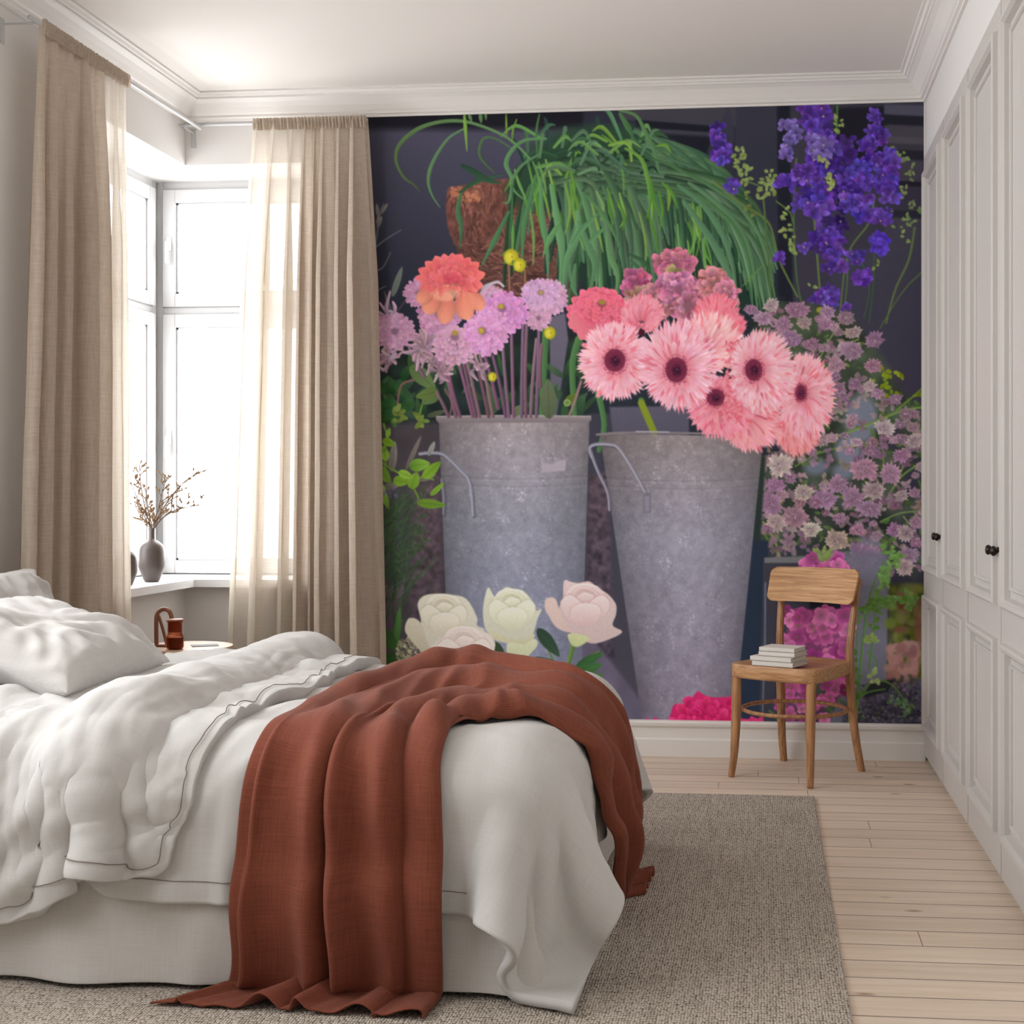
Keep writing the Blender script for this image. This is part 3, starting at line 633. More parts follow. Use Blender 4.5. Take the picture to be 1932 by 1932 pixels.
# ---------------------------------------------------------------- printed picture on the wallpaper (a flat print)
MOX, MOY, MW, MH = 636, 180, 1114, 1194
def paint_mural():
    R = np.random.RandomState(7)
    C = np.zeros((MH, MW, 3), np.float32)
    YY, XX = np.mgrid[0:MH, 0:MW].astype(np.float32)
    XX += MOX; YY += MOY
    def col(c): return np.array(c, np.float32) / 255.0
    def noise(sx, sy, seed):
        r = np.random.RandomState(seed)
        gx = int(MW / sx) + 3; gy = int(MH / sy) + 3
        g = r.rand(gy, gx).astype(np.float32)
        u = (XX - MOX) / sx; v = (YY - MOY) / sy
        i = u.astype(int); j = v.astype(int); fu = u - i; fv = v - j
        fu = fu * fu * (3 - 2 * fu); fv = fv * fv * (3 - 2 * fv)
        return (g[j, i] * (1 - fu) + g[j, i + 1] * fu) * (1 - fv) + (g[j + 1, i] * (1 - fu) + g[j + 1, i + 1] * fu) * fv
    noise0 = noise
    def noise(sx, sy, seed):
        a = noise0(sx, sy, seed); b = noise0(sx * .83, sy * .91, seed + 50); c = noise0(sx * .47, sy * .53, seed + 90)
        b = np.roll(b, int(sx * .5), 1); return np.clip((a * .42 + b * .36 + c * .22 - .5) * 1.5 + .5, 0, 1)
    N1 = noise(3, 3, 1); N2 = noise(9, 9, 2); N3 = noise(30, 30, 3); NV = noise(4, 40, 4); N4 = noise(2, 2, 5)
    def win(x0, y0, x1, y1):
        a = int(max(0, math.floor(x0 - MOX))); b = int(min(MW, math.ceil(x1 - MOX) + 1))
        c = int(max(0, math.floor(y0 - MOY))); d = int(min(MH, math.ceil(y1 - MOY) + 1))
        return (c, d, a, b) if (b > a and d > c) else None
    def blend(w, al, c):
        s = C[w[0]:w[1], w[2]:w[3]]
        al = al[..., None]
        s[...] = s * (1 - al) + c * al
    def G(A, w): return A[w[0]:w[1], w[2]:w[3]]
    def petal(x, y, ang, L, W, c0, c1, pw=.8, tip=.6, edge=.0, al=1., ce=None, soft=1.0, vein=0.):
        ca, sa = math.cos(ang), math.sin(ang)
        xs = (x, x + ca * L); ys = (y, y + sa * L)
        w = win(min(xs) - W, min(ys) - W, max(xs) + W, max(ys) + W)
        if not w: return
        dx = G(XX, w) - x; dy = G(YY, w) - y
        t = (dx * ca + dy * sa) / L; s = (-dx * sa + dy * ca)
        tc = np.clip(t, 0, 1)
        pr = np.maximum(np.sin(np.pi * tc ** pw), 0) ** tip * W * .5
        a = np.clip((pr - np.abs(s)) / soft + .5, 0, 1) * ((t > -.02) & (t < 1.02)) * al
        k = tc[..., None]
        c = col(c0) * (1 - k) + col(c1) * k
        e = (np.abs(s) / (pr + .5))
        if edge: c = c * (1 + edge * (np.clip(e, 0, 1)[..., None] ** 2))
        if vein: c = c * (1 - vein * np.clip(1 - np.abs(s) / 1.2, 0, 1)[..., None])
        blend(w, a, c)
    def disc(x, y, rx, ry, c, soft=1., al=1., c2=None, rot=0.):
        m = max(rx, ry) + soft + 1
        w = win(x - m, y - m, x + m, y + m)
        if not w: return
        dx = G(XX, w) - x; dy = G(YY, w) - y
        if rot: dx, dy = dx * math.cos(rot) + dy * math.sin(rot), -dx * math.sin(rot) + dy * math.cos(rot)
        d = np.sqrt((dx / rx) ** 2 + (dy / ry) ** 2)
        a = np.clip((1 - d) * min(rx, ry) / soft + .5, 0, 1) * al
        cc = col(c)
        if c2 is not None:
            k = np.clip(d, 0, 1)[..., None]; cc = cc * (1 - k) + col(c2) * k
        blend(w, a, cc)
    def smooth(P, n=6, closed=False):
        P = np.array(P, float); out = []; N = len(P)
        rng = range(N if closed else N - 1)
        for i in rng:
            p0 = P[(i - 1) % N] if (closed or i > 0) else P[0]; p1 = P[i]; p2 = P[(i + 1) % N]
            p3 = P[(i + 2) % N] if (closed or i + 2 < N) else P[-1]
            for k in range(n):
                t = k / n
                out.append(.5 * ((2 * p1) + (-p0 + p2) * t + (2 * p0 - 5 * p1 + 4 * p2 - p3) * t * t + (-p0 + 3 * p1 - 3 * p2 + p3) * t ** 3))
        if not closed: out.append(P[-1])
        return np.array(out)
    def stroke(P, w0, w1, c0, c1=None, al=1., wm=None, sm=True, hi=.0, n=5, soft=1.):
        Q = smooth(P, n) if sm else np.array(P, float)
        c1 = c0 if c1 is None else c1
        m = max(w0, w1, wm or 0) + 2
        w = win(Q[:, 0].min() - m, Q[:, 1].min() - m, Q[:, 0].max() + m, Q[:, 1].max() + m)
        if not w: return
        X = G(XX, w); Y = G(YY, w)
        best = np.full(X.shape, -9., np.float32); T = np.zeros(X.shape, np.float32); S = np.zeros(X.shape, np.float32)
        N = len(Q) - 1
        for i in range(N):
            ax, ay = Q[i]; bx, by = Q[i + 1]; ux, uy = bx - ax, by - ay; l2 = ux * ux + uy * uy + 1e-6
            ww = win(min(ax, bx) - m, min(ay, by) - m, max(ax, bx) + m, max(ay, by) + m)
            if not ww: continue
            r0 = max(ww[0] - w[0], 0); r1 = ww[1] - w[0]; q0 = max(ww[2] - w[2], 0); q1 = ww[3] - w[2]
            if r1 <= r0 or q1 <= q0: continue
            sx = X[r0:r1, q0:q1]; sy = Y[r0:r1, q0:q1]
            t = np.clip(((sx - ax) * ux + (sy - ay) * uy) / l2, 0, 1)
            px = sx - ax - t * ux; py = sy - ay - t * uy
            d = np.sqrt(px * px + py * py); tt = (i + t) / N
            if wm is None: hw = (w0 + (w1 - w0) * tt) * .5
            else: hw = np.where(tt < .5, w0 + (wm - w0) * tt * 2, wm + (w1 - wm) * (tt - .5) * 2) * .5
            v = hw - d; b = best[r0:r1, q0:q1]; up = v > b
            b[up] = v[up]; T[r0:r1, q0:q1][up] = tt[up]
            sd = (-uy * px + ux * py) / (math.sqrt(l2) * (hw + .3)); S[r0:r1, q0:q1][up] = sd[up]
        a = np.clip(best / soft + .5, 0, 1) * al
        k = T[..., None]; c = col(c0) * (1 - k) + col(c1) * k
        if hi: c = c * (1 + hi * S[..., None])
        blend(w, a, np.clip(c, 0, 1))
    def poly(P, c, c2=None, al=1., sm=0, soft=1.4, tex=None, grad='y'):
        Q = smooth(P, sm, True) if sm else np.array(P, float)
        x0, y0 = Q.min(0) - 2; x1, y1 = Q.max(0) + 2
        w = win(x0, y0, x1, y1)
        if not w: return
        X = G(XX, w); Y = G(YY, w)
        ins = np.zeros(X.shape, bool); dm = np.full(X.shape, 1e9, np.float32); N = len(Q)
        for i in range(N):
            ax, ay = Q[i]; bx, by = Q[(i + 1) % N]
            if ay != by:
                cr = ((ay > Y) != (by > Y)) & (X < (bx - ax) * (Y - ay) / (by - ay) + ax)
                ins ^= cr
            ux, uy = bx - ax, by - ay; l2 = ux * ux + uy * uy + 1e-6
            t = np.clip(((X - ax) * ux + (Y - ay) * uy) / l2, 0, 1)
            dm = np.minimum(dm, (X - ax - t * ux) ** 2 + (Y - ay - t * uy) ** 2)
        d = np.sqrt(dm) * np.where(ins, 1, -1)
        a = np.clip(d / soft + .5, 0, 1) * al
        cc = col(c) * np.ones(X.shape + (1,), np.float32)
        if c2 is not None:
            k = ((Y - y0) / (y1 - y0) if grad == 'y' else (X - x0) / (x1 - x0))[..., None]
            cc = col(c) * (1 - k) + col(c2) * k
        if tex is not None: cc = cc * (1 + tex[0] * (G(tex[1], w) - .5))[..., None]
        blend(w, a, np.clip(cc, 0, 1))
        return w
    def jit(c, s): return tuple(np.clip(np.array(c) + R.randn() * s + R.randn(3) * s * .4, 0, 255))
    def U(a, b): return R.uniform(a, b)

    # --- dark painted joinery behind everything
    k = np.clip((YY - 250) / 350, 0, 1)[..., None]
    C[...] = col((70, 68, 84)) * (1 - k) + col((34, 37, 48)) * k
    kx = np.clip((760 - XX) / 90, 0, 1)[..., None]; C[...] = C * (1 - .28 * kx)
    k = np.clip(1 - (YY - 236) / 16, 0, 1)[..., None]; C[...] = C * (1 - k) + col((24, 23, 30)) * k
    poly([(1100, 180), (1480, 180), (1480, 700), (1100, 700)], (44, 44, 56), (28, 30, 42), soft=8)
    poly([(1170, 200), (1400, 190), (1400, 240), (1220, 228), (1170, 226)], (64, 61, 68), (58, 57, 66), soft=3)
    poly([(1200, 226), (1385, 242), (1385, 252), (1200, 240)], (24, 24, 34), soft=3)
    poly([(1200, 241), (1340, 250), (1340, 256), (1200, 248)], (58, 57, 68), soft=3)
    poly([(1210, 252), (1385, 262), (1385, 300), (1240, 290)], (26, 26, 36), soft=4)
    poly([(1250, 282), (1330, 292), (1330, 360), (1280, 330)], (40, 42, 58), soft=4)
    poly([(1388, 190), (1468, 190), (1468, 640), (1388, 640)], (52, 52, 64), (32, 36, 50), soft=5, grad='y')
    poly([(1375, 196), (1385, 240), (1385, 420), (1335, 330), (1334, 285)], (56, 55, 68), (36, 37, 50), soft=4)
    poly([(1466, 190), (1496, 190), (1500, 640), (1470, 640)], (27, 28, 38), soft=5)
    poly([(1490, 190), (1750, 190), (1750, 760), (1500, 760)], (54, 52, 62), (56, 52, 66), soft=6)
    poly([(1575, 205), (1675, 200), (1675, 300), (1570, 300)], (27, 26, 34), soft=7)
    for y, h, c in ((196, 20, (72, 70, 84)), (216, 18, (30, 29, 38)), (236, 20, (62, 59, 66)), (256, 14, (72, 67, 74)), (270, 10, (54, 51, 60)), (281, 18, (34, 31, 40)), (300, 40, (62, 57, 68)), (340, 9, (28, 26, 36)), (352, 40, (52, 48, 62)), (395, 14, (38, 36, 48)), (410, 200, (62, 59, 72))):
        poly([(1668, y), (1750, y + 4), (1750, y + h + 4), (1668, y + h)], c, soft=4)
    poly([(1560, 470), (1750, 470), (1750, 760), (1600, 760)], (60, 58, 72), (56, 53, 68), soft=16)
    poly([(1600, 700), (1750, 700), (1750, 1374), (1600, 1374)], (58, 54, 68), (40, 38, 50), soft=20)
    poly([(636, 620), (1120, 620), (1120, 1374), (636, 1374)], (30, 36, 38), (48, 46, 58), soft=14)
    poly([(1120, 560), (1480, 560), (1480, 1374), (1120, 1374)], (34, 40, 46), (44, 48, 62), soft=14)
    # --- basket
    poly([(843, 368), (870, 350), (1075, 345), (1082, 560), (900, 560), (862, 470), (845, 430)], (112, 70, 60), (72, 48, 46), sm=3, soft=3, tex=(.5, N2))
    cols = [(118, 78, 64), (90, 58, 50), (146, 98, 82), (60, 40, 38), (130, 84, 72), (78, 52, 46), (104, 66, 56)]
    for i in range(900):
        x = U(846, 1078); y = U(352, 560)
        if x < 846 + (y - 350) * .16: continue
        vert = y < 455 and x < 960
        a = (math.pi / 2 + U(-.5, .5)) if vert else U(-.6, .6) + (.4 if R.rand() < .5 else -.4)
        L = U(8, 26)
        stroke([(x, y), (x + math.cos(a) * L * .5 + U(-2, 2), y + math.sin(a) * L * .5 + U(-2, 2)), (x + math.cos(a) * L, y + math.sin(a) * L)], U(1.5, 4), 1, jit(cols[R.randint(len(cols))], 8), al=.75, n=2)
    for i in range(60): disc(U(850, 905), U(352, 380), U(2, 5), U(2, 4), jit((168, 108, 84), 10), al=.7)
    # --- sprig at far left
    for P in ([(706, 480), (713, 430), (718, 400), (724, 384)], [(704, 470), (730, 450), (757, 434)], [(704, 512), (722, 505), (737, 476)], [(707, 552), (716, 546), (728, 540)]):
        stroke(P, 2.5, 1.2, (96, 98, 100), (112, 112, 108))
    for x, y, a, L in ((714, 410, -1.7, 26), (712, 430, -1.2, 24), (706, 444, -2, 34), (718, 404, -1.0, 24), (712, 424, -1.4, 18)): petal(x, y, a, L, 7, (92, 88, 88), (118, 114, 106))
    # --- grass-like plant
    gd = [(38, 66, 46), (52, 84, 56), (44, 74, 50), (34, 58, 48)]
    gm = [(80, 114, 82), (72, 106, 74), (90, 124, 88), (64, 96, 70), (86, 116, 88)]
    gb = [(98, 138, 62), (84, 128, 50), (110, 146, 66), (92, 132, 70)]
    poly([(1080, 340), (1330, 330), (1420, 420), (1455, 520), (1462, 575), (1390, 590), (1240, 560), (1100, 545)], (34, 56, 42), (30, 48, 42), soft=12, sm=3)
    poly([(990, 310), (1020, 262), (1120, 235), (1230, 250), (1330, 340), (1200, 420), (960, 380)], (40, 66, 48), (36, 60, 44), soft=26, sm=3)
    def droop(sx, sy, ex, ey, cs, w):
        mx = sx + (ex - sx) * U(.5, .68); my = sy - U(4, 26) + max(0, mx - 1180) * .16 + (ey - sy) * .10
        lx = ex + (sx - ex) * .10 + U(-4, 4); ly = sy + (ey - sy) * .60
        c = jit(cs[R.randint(len(cs))], 6)
        stroke([(sx, sy), (mx, my), (lx, ly), (ex, ey)], w * .5, w * .35, tuple(np.array(c) * U(.6, .9)), tuple(np.array(c) * U(.85, 1.12)), wm=w, hi=.2, n=5)
    for i in range(150): 
        t = R.rand() ** .8; ex = 1060 + t * 400 if R.rand() < .92 else 950 + t * 130; droop(U(1000, 1300) * .5 + (1010 + t * 270) * .5, U(290, 370), ex, U(500, 590) - (1 - t) * U(0, 60), gd, U(9, 15))
    for i in range(125):
        t = R.rand() ** .8; ex = 1075 + t * 385 if R.rand() < .92 else 960 + t * 110
        droop(1020 + t * 240 + U(-50, 60), U(290, 360) + t * 20, ex, U(430, 588), gm, U(8, 15))
    for i in range(60):
        x = U(1190, 1300); y = 250 + (x - 1190) * .45 + U(-12, 30); e = U(60, 150); f = U(110, 230)
        stroke([(x, y), (x + e * .55, y + f * .18), (x + e * .9, y + f * .5), (x + e * 1.05, y + f)], 5, 2, jit(gm[R.randint(5)], 6), jit(gd[R.randint(4)], 6), wm=U(7, 12), hi=.14)
    for i in range(40):
        t = U(.72, 1.04); a = t
        droop(1200 + U(-40, 80), U(310, 350), 1330 + 140 * (t - .3) / .7 + U(-12, 6), U(470, 590), gm, U(7, 12))
    for i in range(46):
        x = U(950, 1330); y = U(300, 420) + max(0, x - 1200) * .4; L = U(40, 110)
        stroke([(x, y), (x + U(2, 14), y + L * .5), (x + U(0, 22), y + L)], 3, 2, jit(gb[R.randint(4)], 6), wm=U(4, 7), hi=.12)
    for i in range(46):   # crown of short blades
        x = U(985, 1210); y = U(255, 335); a = U(-math.pi, .1); L = U(25, 80)
        stroke([(x, y), (x + math.cos(a) * L * .6, y + math.sin(a) * L * .6 - 6), (x + math.cos(a) * L, y + math.sin(a) * L + U(0, 26))], 5, 2, jit((gd + gm + gb)[R.randint(13)], 6), wm=U(5, 9), hi=.12)
    E_ = [([(1000, 300), (960, 262), (900, 235), (850, 228), (795, 240), (756, 270), (747, 300), (760, 332), (780, 348), (791, 360)], 8, (92, 130, 84), (76, 96, 48)),
          ([(878, 242), (845, 262), (817, 305), (808, 340), (815, 368), (830, 391)], 7, (86, 122, 82), (84, 120, 74)),
          ([(876, 212), (878, 240), (881, 285)], 7, (110, 146, 60), (112, 150, 66)), ([(884, 212), (890, 230)], 7, (84, 118, 74), None),
          ([(906, 212), (908, 232)], 8, (84, 118, 74), None), ([(916, 210), (917, 226)], 5, (90, 122, 70), None), ([(955, 215), (956, 256)], 4, (108, 140, 50), None),
          ([(975, 225), (968, 245), (966, 270)], 4, (100, 136, 56), None), ([(1018, 215), (1012, 250), (1014, 300)], 5, (70, 108, 64), None),
          ([(965, 280), (935, 262), (912, 262), (904, 290), (918, 312), (934, 326)], 5, (70, 108, 66), (70, 100, 50)),
          ([(1030, 262), (990, 265), (965, 285), (955, 310), (966, 340), (960, 380), (948, 382)], 9, (84, 124, 80), (88, 130, 84)),
          ([(1020, 290), (985, 312), (965, 345), (975, 365), (998, 382)], 7, (80, 118, 78), (86, 126, 78)),
          ([(960, 400), (940, 440), (925, 470), (908, 502)], 11, (64, 106, 70), (70, 114, 76)),
          ([(966, 350), (966, 400), (962, 440), (959, 478)], 6, (60, 98, 64), (50, 88, 56)),
          ([(870, 365), (864, 395), (870, 430), (868, 470)], 11, (68, 104, 70), (60, 96, 64)), ([(868, 362), (905, 340), (950, 330)], 9, (44, 74, 50), (50, 84, 56)),
          ([(872, 313), (890, 322), (920, 340), (945, 345)], 14, (38, 64, 48), (46, 78, 54)),
          ([(1010, 332), (1002, 370), (990, 420), (986, 470), (984, 520)], 10, (70, 112, 72), (72, 114, 76)), ([(1020, 340), (1022, 400), (1032, 470), (1034, 530)], 12, (86, 130, 84), (82, 122, 84)),
          ([(1040, 350), (1052, 420), (1060, 480), (1054, 560)], 16, (96, 140, 92), (88, 128, 90)), ([(1055, 420), (1038, 450), (1024, 484)], 12, (90, 134, 82), None),
          ([(1090, 400), (1090, 440), (1070, 490), (1060, 560)], 16, (94, 136, 92), (84, 124, 86)), ([(1092, 420), (1108, 460), (1122, 500), (1112, 556)], 15, (84, 124, 86), (78, 116, 80)),
          ([(1078, 460), (1102, 428), (1130, 402)], 10, (84, 126, 84), None), ([(1112, 456), (1140, 430)], 10, (84, 126, 84), None), ([(1085, 500), (1082, 540), (1090, 560)], 11, (78, 118, 80), None),
          ([(1145, 440), (1150, 480), (1165, 520), (1160, 560)], 12, (90, 128, 84), None), ([(1108, 370), (1130, 395), (1150, 425), (1172, 470)], 9, (76, 116, 72), None),
          ([(1168, 208), (1200, 218), (1218, 250), (1236, 290), (1242, 320), (1246, 330)], 9, (84, 118, 74), (76, 112, 76)), ([(1170, 215), (1185, 240), (1196, 262)], 12, (72, 108, 66), (62, 96, 60)),
          ([(1232, 300), (1262, 310), (1300, 330), (1340, 350), (1400, 395), (1440, 460), (1462, 560)], 8, (64, 98, 62), (84, 118, 78)),
          ([(1180, 280), (1210, 300), (1222, 340), (1225, 378)], 9, (96, 136, 60), (98, 140, 64)), ([(1240, 275), (1256, 274), (1266, 288)], 7, (98, 138, 54), None),
          ([(1250, 345), (1268, 365), (1278, 394)], 7, (84, 130, 50), None), ([(1280, 350), (1330, 390), (1370, 460), (1392, 560)], 13, (78, 116, 82), (84, 120, 88)),
          ([(1300, 345), (1360, 390), (1410, 460), (1430, 560)], 12, (82, 118, 84), (80, 114, 80)), ([(1290, 380), (1340, 450), (1376, 520), (1390, 590)], 16, (80, 116, 84), (86, 122, 88)),
          ([(1320, 370), (1380, 420), (1412, 490), (1420, 580)], 9, (72, 108, 64), (70, 108, 70)), ([(1400, 540), (1440, 500)], 3, (90, 126, 60), None),
          ([(1188, 480), (1215, 495), (1230, 520)], 9, (52, 84, 58), None), ([(1190, 492), (1212, 512)], 8, (60, 96, 66), None)]
    for P, w, c0, c1 in E_: stroke(P, w * .5, 1.5, c0, c1 or c0, wm=w, hi=.1)
    # --- delphinium stems, buds
    for P, w, c in (([(1345, 340), (1400, 385), (1450, 420), (1470, 490), (1505, 560)], 5, (88, 106, 56)), ([(1440, 370), (1446, 440), (1452, 520), (1456, 580)], 4, (78, 98, 56)),
                    ([(1532, 330), (1538, 430), (1548, 560)], 5, (92, 110, 62)), ([(1650, 370), (1640, 420), (1600, 480), (1585, 590)], 4, (88, 106, 60)),
                    ([(1726, 430), (1715, 490), (1690, 545), (1672, 610)], 5, (88, 104, 62)), ([(1738, 515), (1712, 540), (1690, 570), (1660, 620)], 3, (80, 100, 56)),
                    ([(1503, 300), (1500, 330), (1498, 420), (1503, 520), (1514, 580)], 4, (70, 96, 60)), ([(1404, 340), (1430, 350), (1440, 360)], 3, (90, 110, 60)),
                    ([(1580, 200), (1578, 250), (1575, 290)], 4, (70, 104, 56)), ([(1600, 480), (1598, 540), (1590, 600)], 3, (80, 100, 60)), ([(1465, 380), (1490, 400), (1496, 420)], 3, (88, 110, 50)),
                    ([(1620, 480), (1640, 540), (1630, 600)], 3, (60, 86, 56)), ([(1650, 480), (1648, 540), (1640, 610)], 4, (56, 80, 56))): stroke(P, w, w * .7, c, hi=.15)
    def buds(P, n, sp, r, c=(132, 150, 84)):
        Q = smooth(P, 8)
        for i in range(n):
            p = Q[R.randint(len(Q))]
            a = U(0, 6.28); petal(p[0] + U(-sp, sp), p[1] + U(-sp, sp), a, r * U(1.2, 2.2), r * U(.9, 1.3), jit(tuple(np.array(c) * .85), 8), jit(c, 10))
    buds([(1393, 270), (1397, 300), (1405, 330), (1400, 350)], 30, 8, 6); buds([(1448, 330), (1452, 350), (1425, 356), (1455, 366)], 30, 10, 6)
    buds([(1575, 215), (1584, 240), (1575, 256)], 12, 7, 5); buds([(1565, 300), (1558, 330), (1570, 352)], 24, 9, 6)
    buds([(1695, 285), (1712, 310), (1706, 345), (1695, 370)], 26, 12, 5, (118, 138, 84)); buds([(1728, 385), (1722, 410), (1690, 420), (1680, 400)], 26, 12, 5, (112, 130, 80))
    buds([(1475, 400), (1486, 430), (1498, 460), (1500, 480)], 30, 10, 5.5); buds([(1405, 372), (1412, 385), (1420, 408)], 9, 6, 5, (104, 116, 60)); buds([(1700, 440), (1712, 452)], 4, 5, 5)
    buds([(1650, 495), (1655, 500)], 3, 4, 5); buds([(1530, 540), (1540, 545)], 4, 5, 5)
    # --- delphinium blossoms
    pc = [(98, 66, 168), (84, 54, 156), (112, 76, 180), (74, 46, 140), (104, 60, 158), (92, 72, 186)]
    def blossom(x, y, r, c=None, al=1.):
        c = jit(c or pc[R.randint(6)], 8); n = 5; a0 = U(0, 6)
        sq = U(.35, 1.)
        for i in range(n):
            a = a0 + i * 6.283 / n + U(-.35, .35); petal(x + U(-3, 3), y + U(-3, 3), math.atan2(math.sin(a) * sq, math.cos(a)), r * U(.7, 1.35), r * U(.6, 1.0), tuple(np.array(c) * .6), tuple(np.minimum(np.array(c) * U(.8, 1.22), 255)), pw=1.25, tip=U(.5, .9), al=al)
        disc(x, y, r * .14, r * .14, (168, 146, 150) if R.rand() < .3 else (56, 32, 96), soft=2)
    def spike(P, n, sp, r, c=None):
        Q = smooth(P, 10)
        for i in range(n):
            j = int(len(Q) * i / n); blossom(Q[j][0] + U(-sp, sp), Q[j][1] + U(-sp * .5, sp * .5), r * U(.75, 1.15), c)
    spike([(1560, 260), (1590, 300), (1600, 360), (1570, 420), (1560, 470)], 46, 26, 14, (62, 38, 112))
    spike([(1352, 240), (1355, 262), (1364, 280)], 10, 8, 12); spike([(1360, 280), (1372, 305)], 9, 12, 14); spike([(1378, 345), (1385, 355)], 6, 8, 12)
    spike([(1532, 196), (1542, 225), (1545, 245)], 22, 18, 15); spike([(1545, 260), (1550, 290), (1530, 330), (1540, 380)], 34, 24, 15); spike([(1485, 232), (1498, 262), (1480, 300)], 15, 11, 13, (124, 104, 176))
    spike([(1530, 262), (1545, 280), (1530, 300)], 12, 14, 14, (128, 108, 178)); spike([(1480, 345), (1500, 335), (1520, 320)], 14, 12, 14); spike([(1520, 380), (1550, 390), (1530, 400)], 16, 18, 15)
    spike([(1555, 440), (1570, 450), (1560, 480)], 20, 18, 14); spike([(1570, 500), (1585, 505)], 9, 12, 14); spike([(1560, 550), (1550, 565), (1570, 560)], 12, 14, 13); spike([(1596, 578), (1600, 580)], 3, 5, 9)
    spike([(1649, 215), (1652, 222)], 5, 4, 11); spike([(1650, 245), (1660, 262)], 12, 9, 12); spike([(1636, 270), (1640, 275)], 8, 8, 12); spike([(1670, 290), (1680, 320), (1672, 340)], 26, 14, 14)
    spike([(1640, 300), (1630, 330), (1640, 345)], 20, 18, 14); spike([(1600, 330), (1605, 372), (1630, 380)], 18, 14, 14); spike([(1672, 360), (1680, 372)], 10, 12, 14); spike([(1628, 395), (1640, 405), (1622, 410)], 12, 12, 14)
    spike([(1605, 385), (1600, 390)], 7, 9, 13); spike([(1655, 450), (1662, 470)], 16, 10, 13, (92, 60, 188)); spike([(1615, 480), (1618, 490)], 6, 9, 12); spike([(1625, 520), (1628, 526)], 8, 9, 13, (102, 56, 170)); spike([(1668, 400), (1665, 420)], 6, 6, 12)
    spike([(1515, 465), (1520, 470)], 5, 7, 11); spike([(1468, 480), (1470, 492)], 3, 4, 10)
    buds([(1553, 300), (1562, 330), (1568, 350)], 16, 8, 5.5, (150, 164, 96))
    # --- astrantia bank: foliage then flowers
    poly([(1420, 600), (1560, 580), (1640, 640), (1700, 740), (1748, 800), (1748, 1060), (1660, 1110), (1560, 1080), (1432, 1060), (1425, 900), (1480, 860)], (62, 76, 52), (56, 62, 56), soft=20, sm=3, tex=(.9, N3), al=.85)
    for x, y, rx, ry, c in ((1625, 790, 30, 46, (118, 124, 140)), (1600, 850, 24, 30, (120, 126, 142)), (1540, 880, 22, 16, (108, 114, 132)), (1590, 890, 20, 14, (112, 118, 136)), (1724, 900, 16, 34, (50, 48, 64)), (1716, 1010, 22, 40, (52, 50, 66)), (1640, 1060, 30, 60, (116, 116, 132)), (1500, 1040, 50, 16, (50, 54, 60)), (1690, 830, 16, 20, (56, 52, 66)), (1700, 1100, 22, 22, (48, 46, 60))): disc(x, y, rx, ry, c, soft=12, al=.9)
    for i in range(240):
        x = U(1430, 1745); y = U(600, 1060)
        if x > 1620 and y < 690 + (x - 1620) * .6: continue
        petal(x, y, U(-math.pi, math.pi), U(8, 26), U(4, 9), jit((60, 84, 42), 10), jit((92, 118, 56), 14), al=.85)
    for P, w in (([(1560, 830), (1640, 800), (1700, 775), (1745, 768)], 5), ([(1690, 775), (1720, 750), (1745, 728)], 4), ([(1640, 840), (1560, 850), (1500, 880)], 3), ([(1664, 830), (1668, 900), (1655, 940)], 4), ([(1745, 870), (1700, 900), (1670, 950)], 4),
                 ([(1715, 850), (1700, 890), (1680, 930), (1660, 960)], 4), ([(1580, 935), (1620, 950), (1650, 945)], 3), ([(1430, 985), (1450, 1020), (1475, 1055)], 5), ([(1440, 985), (1462, 1020), (1472, 1060)], 5), ([(1745, 965), (1700, 968), (1660, 985)], 3), ([(1705, 975), (1725, 1000)], 3), ([(1590, 600), (1560, 650), (1540, 690)], 3), ([(1620, 640), (1580, 660), (1560, 700)], 3)):
        stroke(P, w, w * .7, jit((108, 132, 66), 8), hi=.15)
    buds([(1660, 720), (1680, 735), (1668, 745)], 12, 12, 7, (120, 138, 30)); buds([(1668, 702), (1700, 702)], 7, 5, 7, (138, 148, 32)); buds([(1735, 735), (1744, 748)], 6, 5, 8, (116, 130, 30)); disc(1548, 585, 8, 6, (134, 134, 30))
    def astr(x, y, r, c=None, sq=1., pale=0):
        c = c or ((156, 120, 142) if not pale else (174, 154, 150)); c = jit(c, 9); n = int(10 + r * .35); a0 = U(0, 6); sq = sq * U(.75, 1)
        for i in range(n):
            a = a0 + i * 6.283 / n; a = math.atan2(math.sin(a) * sq, math.cos(a)); l = r * math.hypot(math.cos(a), math.sin(a) * sq) * U(.72, 1.2)
            petal(x, y, a, l, r * .34, tuple(np.array(c) * .72), tuple(np.minimum(np.array(c) * U(.92, 1.2), 255)), pw=1.2, tip=.7)
        disc(x, y - r * .05, r * .42, r * .36, tuple(np.array(c) * .84), al=.6, soft=4)
        for i in range(int(r * 1.5)): 
            a = U(0, 6.28); q = U(0, .5) * r; disc(x + q * math.cos(a), y + q * math.sin(a) * .8, .9, .9, (112, 62, 96) if R.rand() < .5 else (186, 164, 170), al=.85)
    for i in range(230):   # soft petals and clumps filling the bank
        x = U(1425, 1745); y = U(585, 1080)
        if x > 1600 and y < 690 + (x - 1600) * .7: continue
        c = jit([(150, 118, 136), (134, 104, 122), (168, 142, 146), (122, 96, 108), (150, 130, 124)][R.randint(5)], 8)
        for q in range(R.randint(3, 8)): petal(x, y, U(-3.14, 3.14), U(7, 17), U(5, 9), tuple(np.array(c) * .8), c, pw=1.2, al=.85)
    for i in range(80):
        x = U(1430, 1740); y = U(590, 1050)
        if x > 1600 and y < 690 + (x - 1600) * .7: continue
        astr(x, y, U(8, 15), [(140, 112, 126), (128, 100, 116), (152, 126, 132)][R.randint(3)])
